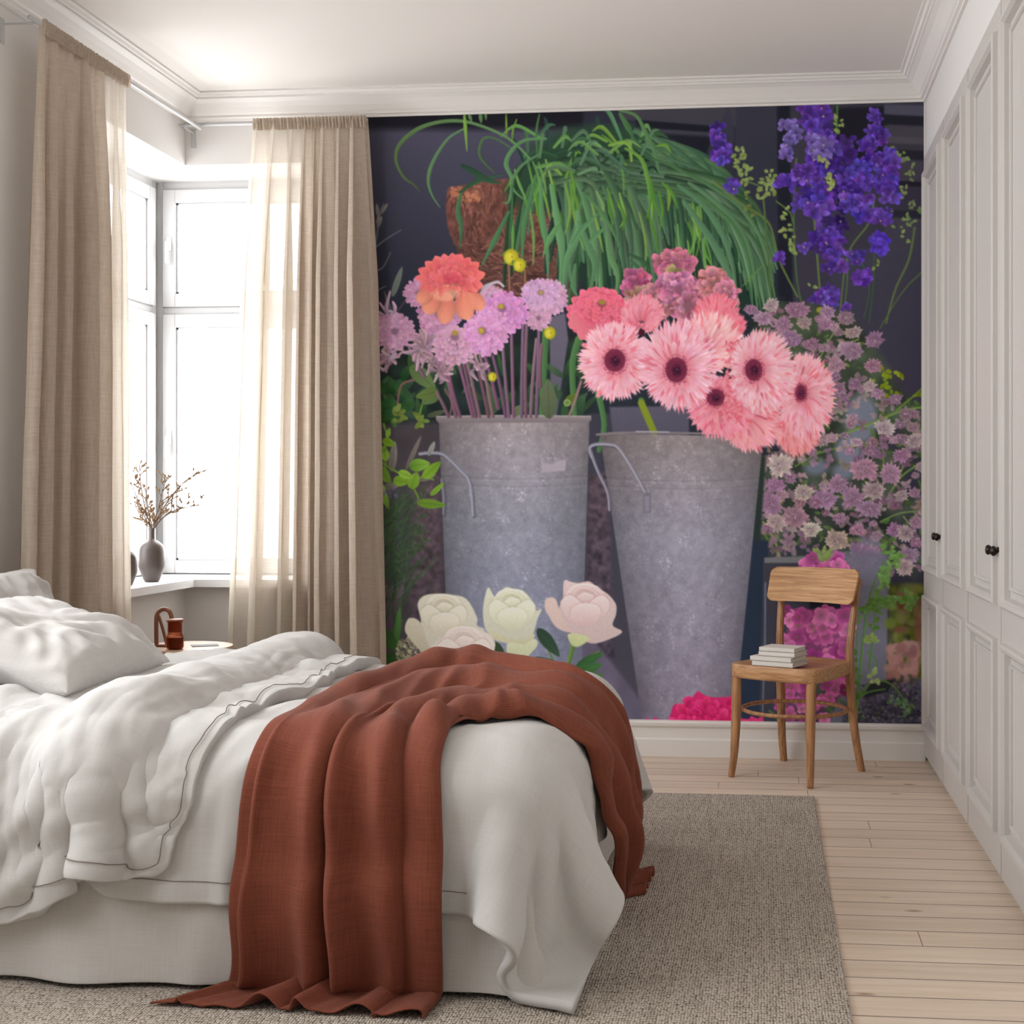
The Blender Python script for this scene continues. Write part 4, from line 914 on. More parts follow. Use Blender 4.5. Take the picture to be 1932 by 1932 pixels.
    AL = [(1418, 585, 15, 0), (1440, 600, 19, 0), (1456, 576, 16, 1), (1476, 612, 17, 0), (1504, 584, 23, 0), (1518, 610, 15, 1), (1494, 640, 20, 0), (1562, 590, 16, 0), (1558, 612, 17, 0), (1596, 600, 17, 0), (1610, 628, 17, 1), (1650, 642, 19, 0), (1609, 662, 24, 0), (1577, 688, 19, 0), (1530, 650, 18, 0), (1647, 692, 17, 0),
          (1641, 728, 14, 1), (1612, 724, 14, 0), (1655, 742, 14, 0), (1690, 752, 14, 0), (1708, 782, 15, 0), (1580, 735, 20, 0), (1668, 808, 20, 1), (1725, 832, 17, 1), (1685, 830, 11, 0), (1615, 834, 13, 1), (1550, 830, 16, 1), (1530, 850, 13, 0), (1570, 826, 14, 0), (1604, 850, 11, 0), (1700, 860, 17, 0), (1640, 850, 14, 0),
          (1472, 878, 26, 1), (1463, 915, 18, 0), (1630, 885, 27, 0), (1680, 895, 22, 0), (1580, 915, 20, 0), (1650, 925, 22, 1), (1455, 950, 24, 0), (1515, 930, 22, 1), (1556, 942, 24, 0), (1610, 940, 22, 0), (1538, 948, 15, 0), (1500, 975, 27, 0), (1465, 985, 20, 1), (1530, 1000, 20, 1), (1578, 1020, 26, 1), (1640, 960, 24, 0), (1583, 978, 13, 0), (1618, 1000, 16, 0), (1648, 988, 10, 0),
          (1627, 1050, 30, 0), (1690, 1000, 18, 0), (1710, 1006, 18, 1), (1728, 985, 14, 0), (1712, 1048, 20, 0), (1706, 1070, 20, 1), (1725, 930, 14, 0), (1740, 880, 14, 1), (1730, 1025, 13, 0), (1700, 935, 14, 1)]
    for x, y, r, p in AL: astr(x, y, r, pale=p)
    # --- lower right corner behind chair
    poly([(1425, 860), (1445, 860), (1432, 1060), (1375, 1366), (1360, 1366)], (40, 52, 44), (38, 46, 64), soft=5)
    poly([(1415, 1020), (1450, 1020), (1446, 1366), (1370, 1366)], (36, 46, 62), (40, 52, 72), soft=5)
    poly([(1440, 1060), (1530, 1062), (1520, 1366), (1432, 1366)], (62, 60, 70), (58, 60, 72), soft=3)
    poly([(1442, 1052), (1560, 1048), (1560, 1062), (1442, 1062)], (110, 110, 112), soft=2); stroke([(1444, 1100), (1443, 1220), (1438, 1366)], 4, 3, (100, 106, 122), sm=False)
    poly([(1600, 1110), (1676, 1110), (1672, 1366), (1560, 1366)], (112, 112, 126), (104, 104, 118), soft=3, tex=(.08, N3))
    poly([(1560, 1040), (1680, 1040), (1676, 1130), (1575, 1130)], (108, 106, 122), (112, 112, 126), soft=14, al=.8)
    poly([(1676, 1100), (1750, 1100), (1750, 1374), (1674, 1374)], (74, 78, 44), (58, 60, 54), soft=8, tex=(.9, N3))
    for i in range(70): disc(U(1680, 1748), U(1110, 1270), U(5, 14), U(5, 14), jit([(116, 124, 56), (96, 108, 44), (134, 136, 84), (120, 74, 66)][R.randint(4)], 10), soft=6, al=.75)
    disc(1738, 1180, 14, 46, (124, 76, 66), soft=9, al=.7)
    for i in range(60): disc(U(1678, 1734), U(1215, 1300) , U(5, 12), U(5, 11), jit((158, 116, 112), 12), soft=4, al=.8)
    poly([(1600, 1310), (1750, 1280), (1750, 1374), (1590, 1374)], (84, 78, 98), (52, 50, 60), soft=16, tex=(.7, N2))
    for i in range(420): disc(U(1600, 1745), U(1290, 1366), U(1, 3), U(1, 3), jit([(112, 100, 126), (88, 80, 104), (60, 60, 66), (96, 110, 76)][R.randint(4)], 10), al=.8)
    poly([(1640, 1290), (1690, 1280), (1676, 1306), (1630, 1316)], (40, 42, 46), soft=5)
    for P, w in (([(1610, 1340), (1640, 1290), (1680, 1290), (1720, 1340)], 4), ([(1600, 1350), (1630, 1310), (1670, 1300)], 4), ([(1615, 1366), (1625, 1240), (1640, 1130), (1668, 1060)], 5), ([(1640, 1260), (1650, 1180), (1650, 1130)], 4), ([(1600, 1366), (1614, 1280), (1618, 1180)], 4), ([(1630, 1150), (1680, 1135), (1720, 1130)], 5), ([(1636, 1230), (1655, 1250), (1646, 1270)], 3)):
        stroke(P, w, w * .6, (84, 124, 60), hi=.15)
    buds([(1668, 1040), (1690, 1060), (1672, 1080), (1662, 1110)], 36, 10, 7, (112, 152, 76)); buds([(1640, 1135), (1680, 1130), (1720, 1130), (1710, 1145)], 60, 9, 7, (106, 142, 70)); buds([(1625, 1160), (1650, 1140), (1650, 1180)], 30, 9, 7, (96, 132, 62))
    buds([(1640, 1205), (1646, 1210)], 6, 4, 8, (140, 164, 92)); buds([(1645, 1275), (1650, 1282)], 6, 5, 8, (156, 178, 110)); buds([(1690, 1320), (1715, 1345)], 26, 12, 5, (104, 140, 96)); buds([(1612, 1240), (1616, 1330)], 14, 8, 7, (84, 120, 64))
    mg = [(182, 92, 144), (168, 78, 132), (196, 108, 156), (150, 64, 118)]
    def stock(x, y, r):
        c = jit(mg[R.randint(4)], 8); a0 = U(0, 6)
        for i in range(4):
            a = a0 + i * 1.57 + U(-.2, .2); petal(x, y, a, r, r * .95, tuple(np.array(c) * .8), tuple(np.minimum(np.array(c) * 1.12, 255)), pw=1.3, tip=.5, edge=.08)
        disc(x, y, 2, 2, (120, 110, 60))
    poly([(1488, 1150), (1600, 1150), (1594, 1300), (1560, 1360), (1470, 1366), (1480, 1300)], (150, 70, 118), (92, 66, 92), soft=8, tex=(.4, N2))
    for i in range(20): petal(U(1470, 1600), U(1290, 1360), U(-2.5, -.6), U(14, 30), 8, (60, 84, 60), (84, 112, 70))
    for i in range(74): stock(U(1482, 1602), U(1150, 1310), U(12, 19))
    for i in range(26): stock(U(1455, 1580), U(1300, 1366), U(9, 14))
    for i in range(10): stock(U(1515, 1565), U(1050, 1085), U(14, 20))
    for i in range(4): stock(U(1572, 1590), U(1052, 1080), U(13, 18))
    for i in range(14): petal(U(1540, 1565), U(1040, 1060), U(-2.6, -.5), 14, 7, (110, 130, 70), (140, 156, 92))
    # --- background tins and stones
    poly([(700, 760), (850, 780), (862, 1270), (640, 1270)], (66, 60, 64), (66, 60, 68), soft=10, tex=(.25, N3))
    poly([(780, 930), (826, 900), (840, 1270), (770, 1270)], (88, 74, 80), (74, 64, 74), soft=16, tex=(.6, N2))
    poly([(1105, 780), (1170, 780), (1215, 1366), (1095, 1366)], (56, 56, 66), (70, 68, 80), soft=6)
    poly([(1110, 900), (1146, 890), (1160, 1240), (1106, 1240)], (82, 68, 76), (64, 58, 70), soft=10, tex=(.6, N2))
    poly([(1150, 768), (1300, 766), (1300, 830), (1158, 830)], (88, 84, 98), (78, 76, 90), soft=4)
    poly([(636, 1106), (762, 1106), (756, 1274), (636, 1274)], (88, 72, 80), (66, 56, 66), soft=2); poly([(636, 1104), (763, 1104), (761, 1128), (636, 1128)], (96, 80, 88), soft=2)
    poly([(1100, 1180), (1215, 1330), (1230, 1374), (1080, 1374)], (92, 84, 102), (96, 92, 110), soft=8, tex=(.2, N3))
    # --- foliage inside the left tin, seen between stems
    poly([(712, 660), (1110, 640), (1110, 786), (712, 800)], (32, 44, 36), (30, 40, 42), soft=14, tex=(.7, N3))
    poly([(1036, 600), (1066, 590), (1072, 640), (1050, 786), (1040, 786)], (98, 92, 106), (86, 82, 96), soft=3)
    for i in range(60): petal(U(720, 1110), U(700, 790), U(-2.6, -.5), U(20, 50), U(8, 16), jit((44, 70, 46), 10), jit((64, 94, 58), 12), al=.8)
    for P, w in (([(1092, 640), (1080, 690), (1084, 786)], 14), ([(1030, 620), (1026, 700), (1022, 786)], 14), ([(1128, 740), (1140, 800), (1130, 850)], 12), ([(1210, 755), (1222, 790), (1236, 815)], 11)):
        stroke(P, w, w * .7, (70, 108, 64), hi=.12)
    stroke([(1210, 760), (1222, 788), (1234, 816)], 13, 13, (120, 134, 40))
    # --- tins
    def tin(P, ct, cm, cb, seed, yt, yb, band):
        w = poly(P, (120, 118, 124), sm=0, soft=1.6)
        x0 = min(p[0] for p in P); x1 = max(p[0] for p in P)
        X = G(XX, w); Y = G(YY, w)
        Q = np.array(P, float); ins = np.zeros(X.shape, bool)
        for i in range(len(Q)):
            ax, ay = Q[i]; bx, by = Q[(i + 1) % len(Q)]
            if ay != by: ins ^= ((ay > Y) != (by > Y)) & (X < (bx - ax) * (Y - ay) / (by - ay) + ax)
        k = np.clip((Y - yt) / (yb - yt), 0, 1)[..., None]
        c = np.where(k < .35, col(ct) * (1 - k / .35) + col(cm) * k / .35, col(cm) * (1 - (k - .35) / .65) + col(cb) * (k - .35) / .65)
        # the photographed tin's own roundness, part of the print
        lx = np.interp(Y, [yt, yb], [P[0][0], P[-1][0]]); rx = np.interp(Y, [yt, yb], [P[1][0], P[2][0]])
        s = np.clip((X - lx) / (rx - lx), 0, 1)
        sh = .66 + .40 * np.clip(np.sin(np.pi * (s * .92 + .03)), 0, 1) ** .55 + .05 * np.exp(-((s - .55) / .2) ** 2)
        mott = (G(N1, w) * .35 + G(N2, w) * .4 + G(noise(16, 24, seed), w) * .35 - .55)
        c = c * (sh * (1 + mott * .26))[..., None]
        sp = np.clip(G(N1, w) * G(noise(14, 22, seed + 1), w) * 2.4 - 1.05, 0, 1) * np.clip(1 - np.abs(s - .5) * 1.8, 0, 1)
        c = c + (sp * .18)[..., None]
        for yy, dd in ((band, -.07), (band + 3, .05), (band + 14, -.05), (band + 18, .03)): c = c * (1 + dd * np.exp(-((Y - yy - 6 * np.sin(np.pi * s)) / 2.2) ** 2))[..., None]
        C[w[0]:w[1], w[2]:w[3]] = np.where(ins[..., None], np.clip(c, 0, 1), C[w[0]:w[1], w[2]:w[3]])
    tin([(828, 790), (1112, 790), (1096, 1300), (848, 1300)], (136, 126, 128), (128, 128, 138), (120, 124, 148), 21, 790, 1300, 898)
    poly([(822, 786), (1115, 784), (1116, 792), (1110, 797), (828, 798), (823, 793)], (138, 128, 128), (112, 102, 106), soft=2)
    stroke([(824, 786), (970, 784), (1114, 786)], 2.5, 2.5, (156, 146, 146))
    poly([(1020, 858), (1026, 874), (1042, 876), (1056, 868), (1068, 868), (1066, 888), (1022, 892)], (160, 150, 158), soft=2)
    tin([(1132, 818), (1440, 824), (1384, 1374), (1214, 1374)], (124, 114, 114), (134, 132, 144), (124, 118, 134), 31, 818, 1374, 902)
    stroke([(1126, 820), (1200, 816), (1440, 820)], 4, 4, (124, 114, 116)); stroke([(1200, 814), (1262, 815)], 2, 2, (168, 162, 172))
    # handles
    for P, c in (([(792, 856), (810, 854), (834, 856), (850, 868), (868, 886), (884, 904), (890, 930), (893, 972)], (138, 138, 152)), ([(834, 905), (838, 940), (837, 970)], (112, 112, 124)),
                 ([(1116, 862), (1112, 845), (1124, 838), (1150, 838), (1166, 844), (1186, 872), (1208, 910), (1220, 934)], (142, 138, 150)), ([(1114, 850), (1126, 884), (1146, 928), (1150, 962)], (130, 126, 140))):
        stroke([(x + 2, y + 3) for x, y in P], 6, 6, (70, 70, 82), al=.5); stroke(P, 6, 5, c, hi=.25)
    poly([(1213, 930), (1228, 930), (1228, 968), (1214, 968)], (112, 108, 120), soft=2); poly([(1216, 936), (1225, 936), (1225, 965), (1217, 965)], (132, 128, 140), soft=2)
    # --- left greenery
    for i in range(120):
        x = U(700, 770); y = U(900, 1100); L = U(40, 110)
        stroke([(x - U(0, 20), y + L), (x + U(-5, 20), y + L * .5), (x + U(10, 60), y)], 3.5, 1.2, jit((48, 66, 50), 10), jit((62, 84, 58), 10), al=.75, n=3)
    for i in range(40):
        x = U(716, 800); y = U(930, 1090); petal(x, y, U(-1.6, 1.6), U(16, 34), 5, (50, 72, 48), (72, 96, 60), al=.8)
    for i in range(24): petal(U(705, 760), U(715, 790), U(-3, 3), U(18, 34), U(12, 20), jit((34, 66, 34), 8), jit((48, 88, 44), 8), al=.85)
    for x, y, a, L, w, c in ((738, 890, -1.45, 58, 16, (126, 120, 114)), (766, 886, -1.15, 70, 9, (122, 114, 108)), (808, 860, -1.15, 30, 10, (150, 150, 146)), (730, 900, -1.9, 60, 8, (96, 98, 90)), (790, 905, -.3, 34, 14, (116, 118, 104)), (725, 920, -.2, 30, 14, (120, 116, 104)), (740, 560, -1.25, 60, 12, (104, 112, 104)), (742, 600, -1.9, 55, 6, (84, 84, 80))):
        petal(x, y, a, L, w, tuple(np.array(c) * .85), c, vein=.15)
    lg = [(112, 148, 48), (126, 166, 52), (96, 134, 44), (134, 172, 66)]
    for P in ([(705, 862), (740, 885), (770, 905), (790, 940)], [(706, 840), (728, 870), (722, 900)], [(770, 905), (800, 900), (818, 905)], [(724, 800), (732, 830), (722, 850)]): stroke(P, 4, 3, (104, 140, 52), hi=.15)
    for x, y, a, L, w in ((772, 880, -.15, 40, 24), (798, 902, -.75, 46, 20), (812, 935, -.75, 36, 10), (786, 948, .1, 56, 18), (775, 922, -1.2, 34, 22), (742, 905, .2, 30, 20), (712, 880, .9, 40, 22), (712, 905, 1.2, 60, 16), (728, 870, -1.7, 30, 16), (722, 830, .4, 26, 16), (718, 836, -2.2, 22, 12), (730, 826, -1.3, 20, 9), (752, 890, .4, 30, 16), (708, 852, -.2, 24, 14)):
        petal(x, y, a, L, w, jit(lg[R.randint(4)], 6), jit(lg[R.randint(4)], 6), pw=.75, tip=.75, vein=.15, edge=.08)
    for i in range(12): disc(U(722, 750), U(922, 938), 3, 3, jit((96, 84, 118), 8), al=.8)
    # drooping buds, broad leaves at the tin's lip
    stroke([(785, 716), (760, 724), (752, 745), (750, 780)], 4.5, 3, (120, 84, 80)); stroke([(840, 735), (852, 760), (848, 786)], 4, 3, (110, 82, 84)); stroke([(798, 758), (792, 780), (788, 792)], 3, 3, (110, 130, 60))
    for x, y, a, L, w, c in ((774, 690, .75, 66, 30, (96, 118, 72)), (826, 735, 2.4, 40, 30, (92, 114, 68)), (828, 738, 2.9, 46, 22, (98, 118, 62)), (1036, 790, -1.6, 76, 32, (92, 104, 76)), (968, 786, -1.0, 26, 16, (100, 114, 80)), (934, 780, -1.8, 60, 20, (72, 92, 62)), (805, 786, -.3, 40, 10, (84, 92, 66)), (1066, 760, -.6, 30, 16, (90, 110, 40))):
        petal(x, y, a, L, w, tuple(np.array(c) * .85), c, pw=.75, tip=.75, vein=.2)
    buds([(752, 775), (748, 792)], 10, 6, 8, (112, 128, 58)); buds([(788, 790), (796, 796)], 8, 5, 8, (116, 134, 62)); disc(1070, 760, 7, 7, (126, 146, 84)); disc(1070, 760, 4, 4, (98, 120, 60))
    stroke([(1096, 720), (1085, 755), (1074, 784)], 5, 4, (140, 108, 108))
    # --- purple stems
    for a, b in (((838, 690), (860, 786)), ((846, 700), (868, 786)), ((862, 668), (892, 786)), ((872, 672), (898, 786)), ((878, 670), (905, 786)), ((896, 668), (922, 786)), ((905, 668), (930, 786)), ((915, 672), (940, 770)), ((930, 672), (954, 786)), ((948, 650), (960, 786)), ((965, 630), (969, 786)), ((987, 612), (984, 786)), ((994, 612), (992, 786)), ((1018, 590), (1012, 786)), ((1012, 640), (1001, 786)), ((1022, 650), (1020, 730)), ((770, 650), (800, 710)), ((800, 600), (815, 670)), ((824, 740), (846, 786))):
        c = jit((124, 90, 108), 8); stroke([a, ((a[0] + b[0]) / 2 + U(-2, 2), (a[1] + b[1]) / 2), b], 5.5, 6.5, c, tuple(np.array(c) * .85), hi=.22)
    stroke([(960, 500), (961, 540), (961, 560)], 4, 4, (136, 92, 78)); stroke([(990, 510), (991, 545)], 4, 4, (130, 96, 70))
    for x, y, r in ((964, 485, 14), (980, 500, 12), (1037, 628, 11), (886, 587, 7), (929, 711, 8)):
        for a in (0.2, 1.2, 2.4, 3.4, -2.6, -.5): petal(x, y, a, r * 1.4, r * .5, (70, 100, 50), (84, 116, 56))
        disc(x, y, r, r * 1.1, (196, 186, 56), c2=(156, 146, 34)); disc(x - r * .3, y + r * .1, r * .5, r * .7, (204, 196, 70), soft=3, al=.7); disc(x + 2, y, 1.4, 2, (150, 130, 20))
    # --- pale spider lilies at left
    for cx, cy, n, s in ((735, 600, 26, 40), (740, 640, 26, 44), (800, 655, 34, 46), (820, 680, 26, 36), (730, 680, 16, 30), (835, 700, 14, 26), (900, 690, 10, 24), (880, 560, 12, 26)):
        for i in range(n):
            a = U(0, 6.28); L = U(.5, 1) * s; x = cx + U(-8, 8); y = cy + U(-8, 8); c = jit((164, 132, 146), 10)
            ex, ey = x + math.cos(a) * L, y + math.sin(a) * L
            stroke([(x, y), ((x + ex) / 2 + U(-6, 6), (y + ey) / 2 + U(-6, 6)), (ex + U(-6, 6), ey + U(-8, 4))], 4, 3, tuple(np.array(c) * .8), tuple(np.minimum(np.array(c) * U(.95, 1.18), 255)), wm=U(6, 9), hi=.18, n=3)
    stroke([(908, 575), (912, 545), (925, 536), (940, 532), (950, 540)], 8, 4, (166, 154, 166), (184, 172, 184), hi=.15); stroke([(905, 560), (915, 545), (930, 540)], 7, 4, (176, 160, 174), hi=.15)
    stroke([(713, 640), (740, 626), (756, 618)], 2, 1.5, (70, 46, 62)); stroke([(738, 604), (752, 585), (764, 568)], 2, 1.5, (90, 74, 80))
    # --- pompon dahlias
    def pom(cx, cy, rx, ry, c, core=None, rings=5, cc=(0, 0), n0=22, sharp=.6, dark=.7):
        disc(cx, cy, rx * .92, ry * .92, tuple(np.array(c) * dark))
        for k in range(rings):
            f = 1 - k / rings * .86; n = int(n0 * (.45 + .55 * f)); a0 = U(0, 6)
            for i in range(n):
                a = a0 + 6.283 * i / n + U(-.1, .1); q = .50 * f
                x = cx + cc[0] * (1 - f) + math.cos(a) * rx * q; y = cy + cc[1] * (1 - f) + math.sin(a) * ry * q
                L = .52 * f * math.hypot(rx * math.cos(a), ry * math.sin(a)) * U(.92, 1.08) + 3; W = 6.283 * (rx + ry) * .5 * f / n * 1.05
                b = jit(c, 7); petal(x, y, math.atan2(math.sin(a) * ry, math.cos(a) * rx), L, max(W, 3), tuple(np.array(b) * (.70 + .05 * k)), tuple(np.minimum(np.array(b) * 1.1, 255)), pw=1.35, tip=sharp, edge=.06)
        if core: disc(cx + cc[0], cy + cc[1], rx * .14, ry * .14, core, soft=3, c2=(160, 130, 60))
    mv = (186, 132, 170)
    pom(745, 625, 36, 32, (170, 128, 152)); pom(790, 553, 27, 25, (176, 128, 158)); pom(829, 592, 40, 38, (178, 126, 158), (150, 130, 60)); pom(930, 560, 20, 18, (182, 140, 164))
    pom(1012, 560, 24, 26, (178, 130, 160)); pom(1016, 600, 22, 22, (180, 136, 160)); pom(1012, 556, 26, 26, (184, 144, 176)); pom(1040, 562, 30, 32, (184, 142, 168)); pom(1020, 552, 34, 24, (186, 146, 178), (176, 150, 110))
    pom(953, 590, 42, 38, (190, 128, 176), (184, 160, 50), cc=(-8, -12)); pom(858, 652, 40, 36, (188, 142, 166), (160, 140, 60), cc=(0, -24), sharp=.8); pom(918, 626, 41, 44, (192, 136, 176), (188, 166, 50), cc=(-10, -2), rings=6, n0=26)
    # --- coral dahlia
    cr = (206, 104, 100)
    for a, L, w in ((-3.0, 68, 22), (-2.75, 66, 26), (-2.45, 62, 26), (-2.1, 58, 26), (-1.8, 56, 24), (-1.5, 56, 24), (-1.2, 58, 24), (-.9, 60, 26), (-.6, 66, 26), (-.25, 68, 26), (.1, 62, 28), (2.95, 60, 28), (2.5, 62, 30), (.5, 58, 28)):
        b = jit(cr, 5); petal(850, 533, a, L, w, tuple(np.array(b) * .8), tuple(np.minimum(np.array(b) * 1.08, 255)), pw=1.2, tip=.65, edge=.08)
    for x, y, a, L, w in ((828, 548, 2.1, 50, 36), (866, 550, 1.25, 56, 36), (848, 552, 1.75, 60, 34), (880, 545, .9, 50, 30), (820, 545, 2.5, 40, 30)):
        petal(x, y, a, L, w, (200, 108, 96), (226, 150, 122), pw=1.4, tip=.5, edge=-.12)
    disc(840, 552, 26, 16, (228, 160, 132), soft=6, al=.8); disc(884, 572, 12, 22, (226, 140, 112), soft=6, al=.6)
    for k in range(4):
        f = 1 - k * .22
        for i in range(13):
            a = -math.pi * 1.12 + i * math.pi * 1.24 / 12 + U(-.1, .1); b = jit((206, 98, 100), 6)
            petal(852 + math.cos(a) * 16 * f, 528 + math.sin(a) * 10 * f, a, 36 * f + 4, 16 * f + 4, tuple(np.array(b) * .78), tuple(np.minimum(np.array(b) * 1.08, 255)), pw=1.25, tip=.6, edge=.06)
    for i in range(20): a = U(-3, 0); petal(853 + U(-10, 10), 532 + U(-6, 3), a, U(10, 20), 7, (190, 66, 80), (208, 92, 104))
    for i in range(12): petal(846 + U(-34, 40), 542 + U(-4, 4), U(.3, 2.8), U(12, 20), 8, (206, 92, 92), (226, 140, 124))
    # --- carnations and coral dahlia behind gerberas
    def carn(cx, cy, rx, ry, c, n=70):
        disc(cx, cy, rx, ry, tuple(np.array(c) * .75))
        for i in range(n):
            a = U(0, 6.28); q = math.sqrt(U(.0, 1)) * .75; x = cx + math.cos(a) * rx * q; y = cy + math.sin(a) * ry * q; b = jit(c, 14)
            petal(x, y, a + U(-.7, .7), U(9, 17), U(8, 15), tuple(np.array(b) * .75), tuple(np.minimum(np.array(b) * 1.12, 255)), pw=1.4, tip=.45, edge=.1)
    carn(1200, 535, 26, 26, (172, 92, 124)); carn(1206, 560, 22, 18, (150, 104, 92), 40); carn(1272, 497, 42, 24, (182, 104, 126), 90); carn(1280, 515, 22, 8, (150, 140, 90), 8); carn(1240, 570, 34, 36, (170, 112, 118), 90); carn(1280, 545, 44, 32, (180, 110, 138), 110)
    carn(1345, 535, 28, 30, (186, 122, 124), 80); carn(1370, 555, 22, 26, (188, 118, 136), 60); carn(1300, 580, 40, 26, (176, 112, 130), 70)
    pom(1128, 592, 58, 48, (206, 98, 116), (130, 120, 50), rings=6, cc=(8, -28), n0=20, dark=.6)
    for i in range(18): a = U(1.2, 3.2); petal(1124, 590, a, U(50, 60), 22, (196, 84, 104), (214, 118, 130), pw=1.4, tip=.5)
    pom(1134, 578, 44, 34, (208, 98, 118), (130, 126, 50), rings=5, cc=(2, -8), n0=18)
    # --- gerberas
    gp = (220, 156, 168); gc = (204, 104, 122)
    def gerb(cx, cy, rx, ry, ex, ey, er, c=gp, n=105, rot=0., core=True):
        for k, (f, nn) in enumerate(((1.0, n), (.97, n), (.86, n), (.70, int(n * .8)), (.52, int(n * .6)))):
            for i in range(nn):
                a = 6.283 * i / nn + U(-.06, .06)
                lx = math.cos(a) * rx * f; ly = math.sin(a) * ry * f
                if rot: lx, ly = lx * math.cos(rot) - ly * math.sin(rot), lx * math.sin(rot) + ly * math.cos(rot)
                r = U(.9, 1.05); tx = cx + lx * r; ty = cy + ly * r
                sx = ex + (tx - ex) * .28; sy = ey + (ty - ey) * .28
                L = math.hypot(tx - sx, ty - sy); b = jit(c, 7)
                if R.rand() < .16: b = tuple(np.array(b) * np.array((.97, .72, .76)))
                petal(sx, sy, math.atan2(ty - sy, tx - sx) + U(-.05, .05), L, U(5, 8), tuple(np.array(b) * (.9, .78, .8)), tuple(np.minimum(np.array(b) * np.array((1.03, 1.12, 1.1)) * U(.96, 1.08), 255)), pw=1.3, tip=.85, edge=.05)
        if core:
            rr = rx / max(rx, ry); r2 = ry / max(rx, ry)
            disc(ex, ey, er * 1.9 * rr, er * 1.9 * r2, (214, 124, 138), soft=er * .7, al=.55)
            for i in range(150): a = U(0, 6.28); q = U(.95, 1.4) * er; disc(ex + math.cos(a) * q * rr, ey + math.sin(a) * q * r2, 1.1, 1.1, jit((168, 76, 96), 14), al=.8)
            disc(ex, ey, er * 1.08 * rr, er * 1.08 * r2, (92, 30, 54), c2=(118, 44, 68), soft=2.5); disc(ex + 1, ey + 1, er * .5 * rr, er * .5 * r2, (52, 18, 38), soft=4, c2=(74, 24, 48)); disc(ex + 1, ey - 1, 1.6, 1.6, (110, 64, 92))
            for i in range(26): a = U(0, 6.28); q = U(.2, 1.) * er; disc(ex + math.cos(a) * q * rr, ey + math.sin(a) * q * r2, .9, .9, (150, 74, 96), al=.5)
    gerb(1212, 590, 42, 38, 1208, 622, 10, (214, 128, 142), 60, core=False); disc(1208, 627, 9, 7, (70, 24, 42))
    gerb(1352, 590, 46, 40, 1352, 640, 8, (218, 118, 132), 60, core=False); gerb(1372, 612, 38, 30, 1350, 650, 8, (216, 112, 128), 50, core=False)
    gerb(1505, 820, 44, 44, 1490, 770, 8, (214, 132, 136), 60, core=False); gerb(1420, 800, 62, 56, 1396, 775, 14, (218, 140, 148), 80)
    gerb(1340, 645, 66, 60, 1330, 680, 8, (226, 164, 168), 80, core=False)
    gerb(1362, 770, 66, 62, 1350, 750, 16, (216, 128, 144), 90); gerb(1522, 748, 58, 84, 1511, 741, 14, (220, 152, 162), 100)
    for i in range(160): petal(U(1370, 1400), U(640, 790), U(.5, 2.6), U(8, 22), 4, (206, 84, 100), (226, 160, 168))
    gerb(1440, 702, 66, 82, 1422, 698, 19, (220, 160, 170), 105); gerb(1160, 682, 72, 78, 1160, 680, 20); gerb(1280, 688, 78, 90, 1276, 698, 22, (221, 157, 171), 120)
    # --- roses
    def rose(out, cx, cy, r, c, shade, rim, extra=()):
        poly(out, c, tuple(np.array(c) * .9), sm=4, soft=1.6)
        for (P, cc, c3) in extra: poly(P, cc, c3, sm=4, soft=1.8)
        A = np.array
        def pt(pts, c1, c2, sh=.5):
            Q = [(cx + x * r * (1 + U(-.03, .03)), cy + y * r * .92) for x, y in pts]
            poly([(x, y - 2) for x, y in Q], tuple(A(shade) * .93), sm=4, soft=7, al=sh)
            poly(Q, c1, c2, sm=4, soft=1.6, al=.95); k = len(Q) // 2 + 1
            stroke(Q[:k], .8, .8, tuple(np.minimum(A(rim) * 1.05, 255)), wm=1.8, al=.8)
        lo = tuple((A(c) * 1.1 + A(shade) * .9) / 2)
        pt([(-.86, -.25), (-.55, -.82), (0, -.95), (.5, -.84), (.88, -.3), (.6, .1), (-.6, .1)], rim, lo, .2)
        pt([(-.62, -.3), (-.3, -.72), (.18, -.74), (.56, -.42), (.4, 0), (-.35, .05)], lo, c, .5)
        pt([(-.34, -.32), (-.05, -.56), (.34, -.42), (.22, -.1), (-.18, -.08)], rim, lo, .6)
        pt([(.98, -.12), (.72, -.42), (.3, -.2), (.02, .2), (.05, .82), (.5, .74), (.9, .35)], rim, lo, .6)
        pt([(-.98, -.15), (-.66, -.44), (-.3, -.2), (.02, .12), (.1, .6), (-.1, .9), (-.6, .74), (-.92, .3)], rim, lo, .6)
        pt([(-.52, .12), (-.05, -.08), (.5, .04), (.62, .4), (.3, .9), (-.3, .9), (-.6, .5)], rim, lo, .45)
    for P, w in (([(1085, 1200), (1076, 1240), (1066, 1275)], 9), ([(1015, 1188), (1036, 1230), (1055, 1275)], 4), ([(1030, 1250), (1050, 1262), (1060, 1270)], 3), ([(1075, 1270), (1100, 1245), (1130, 1228)], 3)): stroke(P, w, w * .8, (92, 122, 58), hi=.2)
    for x, y, a, L, w, c in ((1014, 1186, .9, 68, 24, (52, 76, 58)), (1060, 1258, 3.5, 54, 12, (54, 76, 54)), (1086, 1260, -.5, 60, 18, (56, 98, 54)), (1084, 1272, -.35, 56, 22, (62, 106, 58)), (1080, 1285, -.2, 60, 20, (70, 110, 60)), (930, 1210, 1.3, 60, 30, (58, 78, 52)), (965, 1255, .2, 40, 26, (54, 84, 56)), (745, 1225, -1.45, 82, 14, (70, 110, 56)), (716, 1185, .9, 60, 26, (58, 90, 46)), (716, 1240, .1, 50, 22, (54, 84, 46)), (770, 1250, .2, 60, 22, (50, 78, 48))):
        petal(x, y, a, L, w, tuple(np.array(c) * .85), c, pw=.75, tip=.75, vein=-.15)
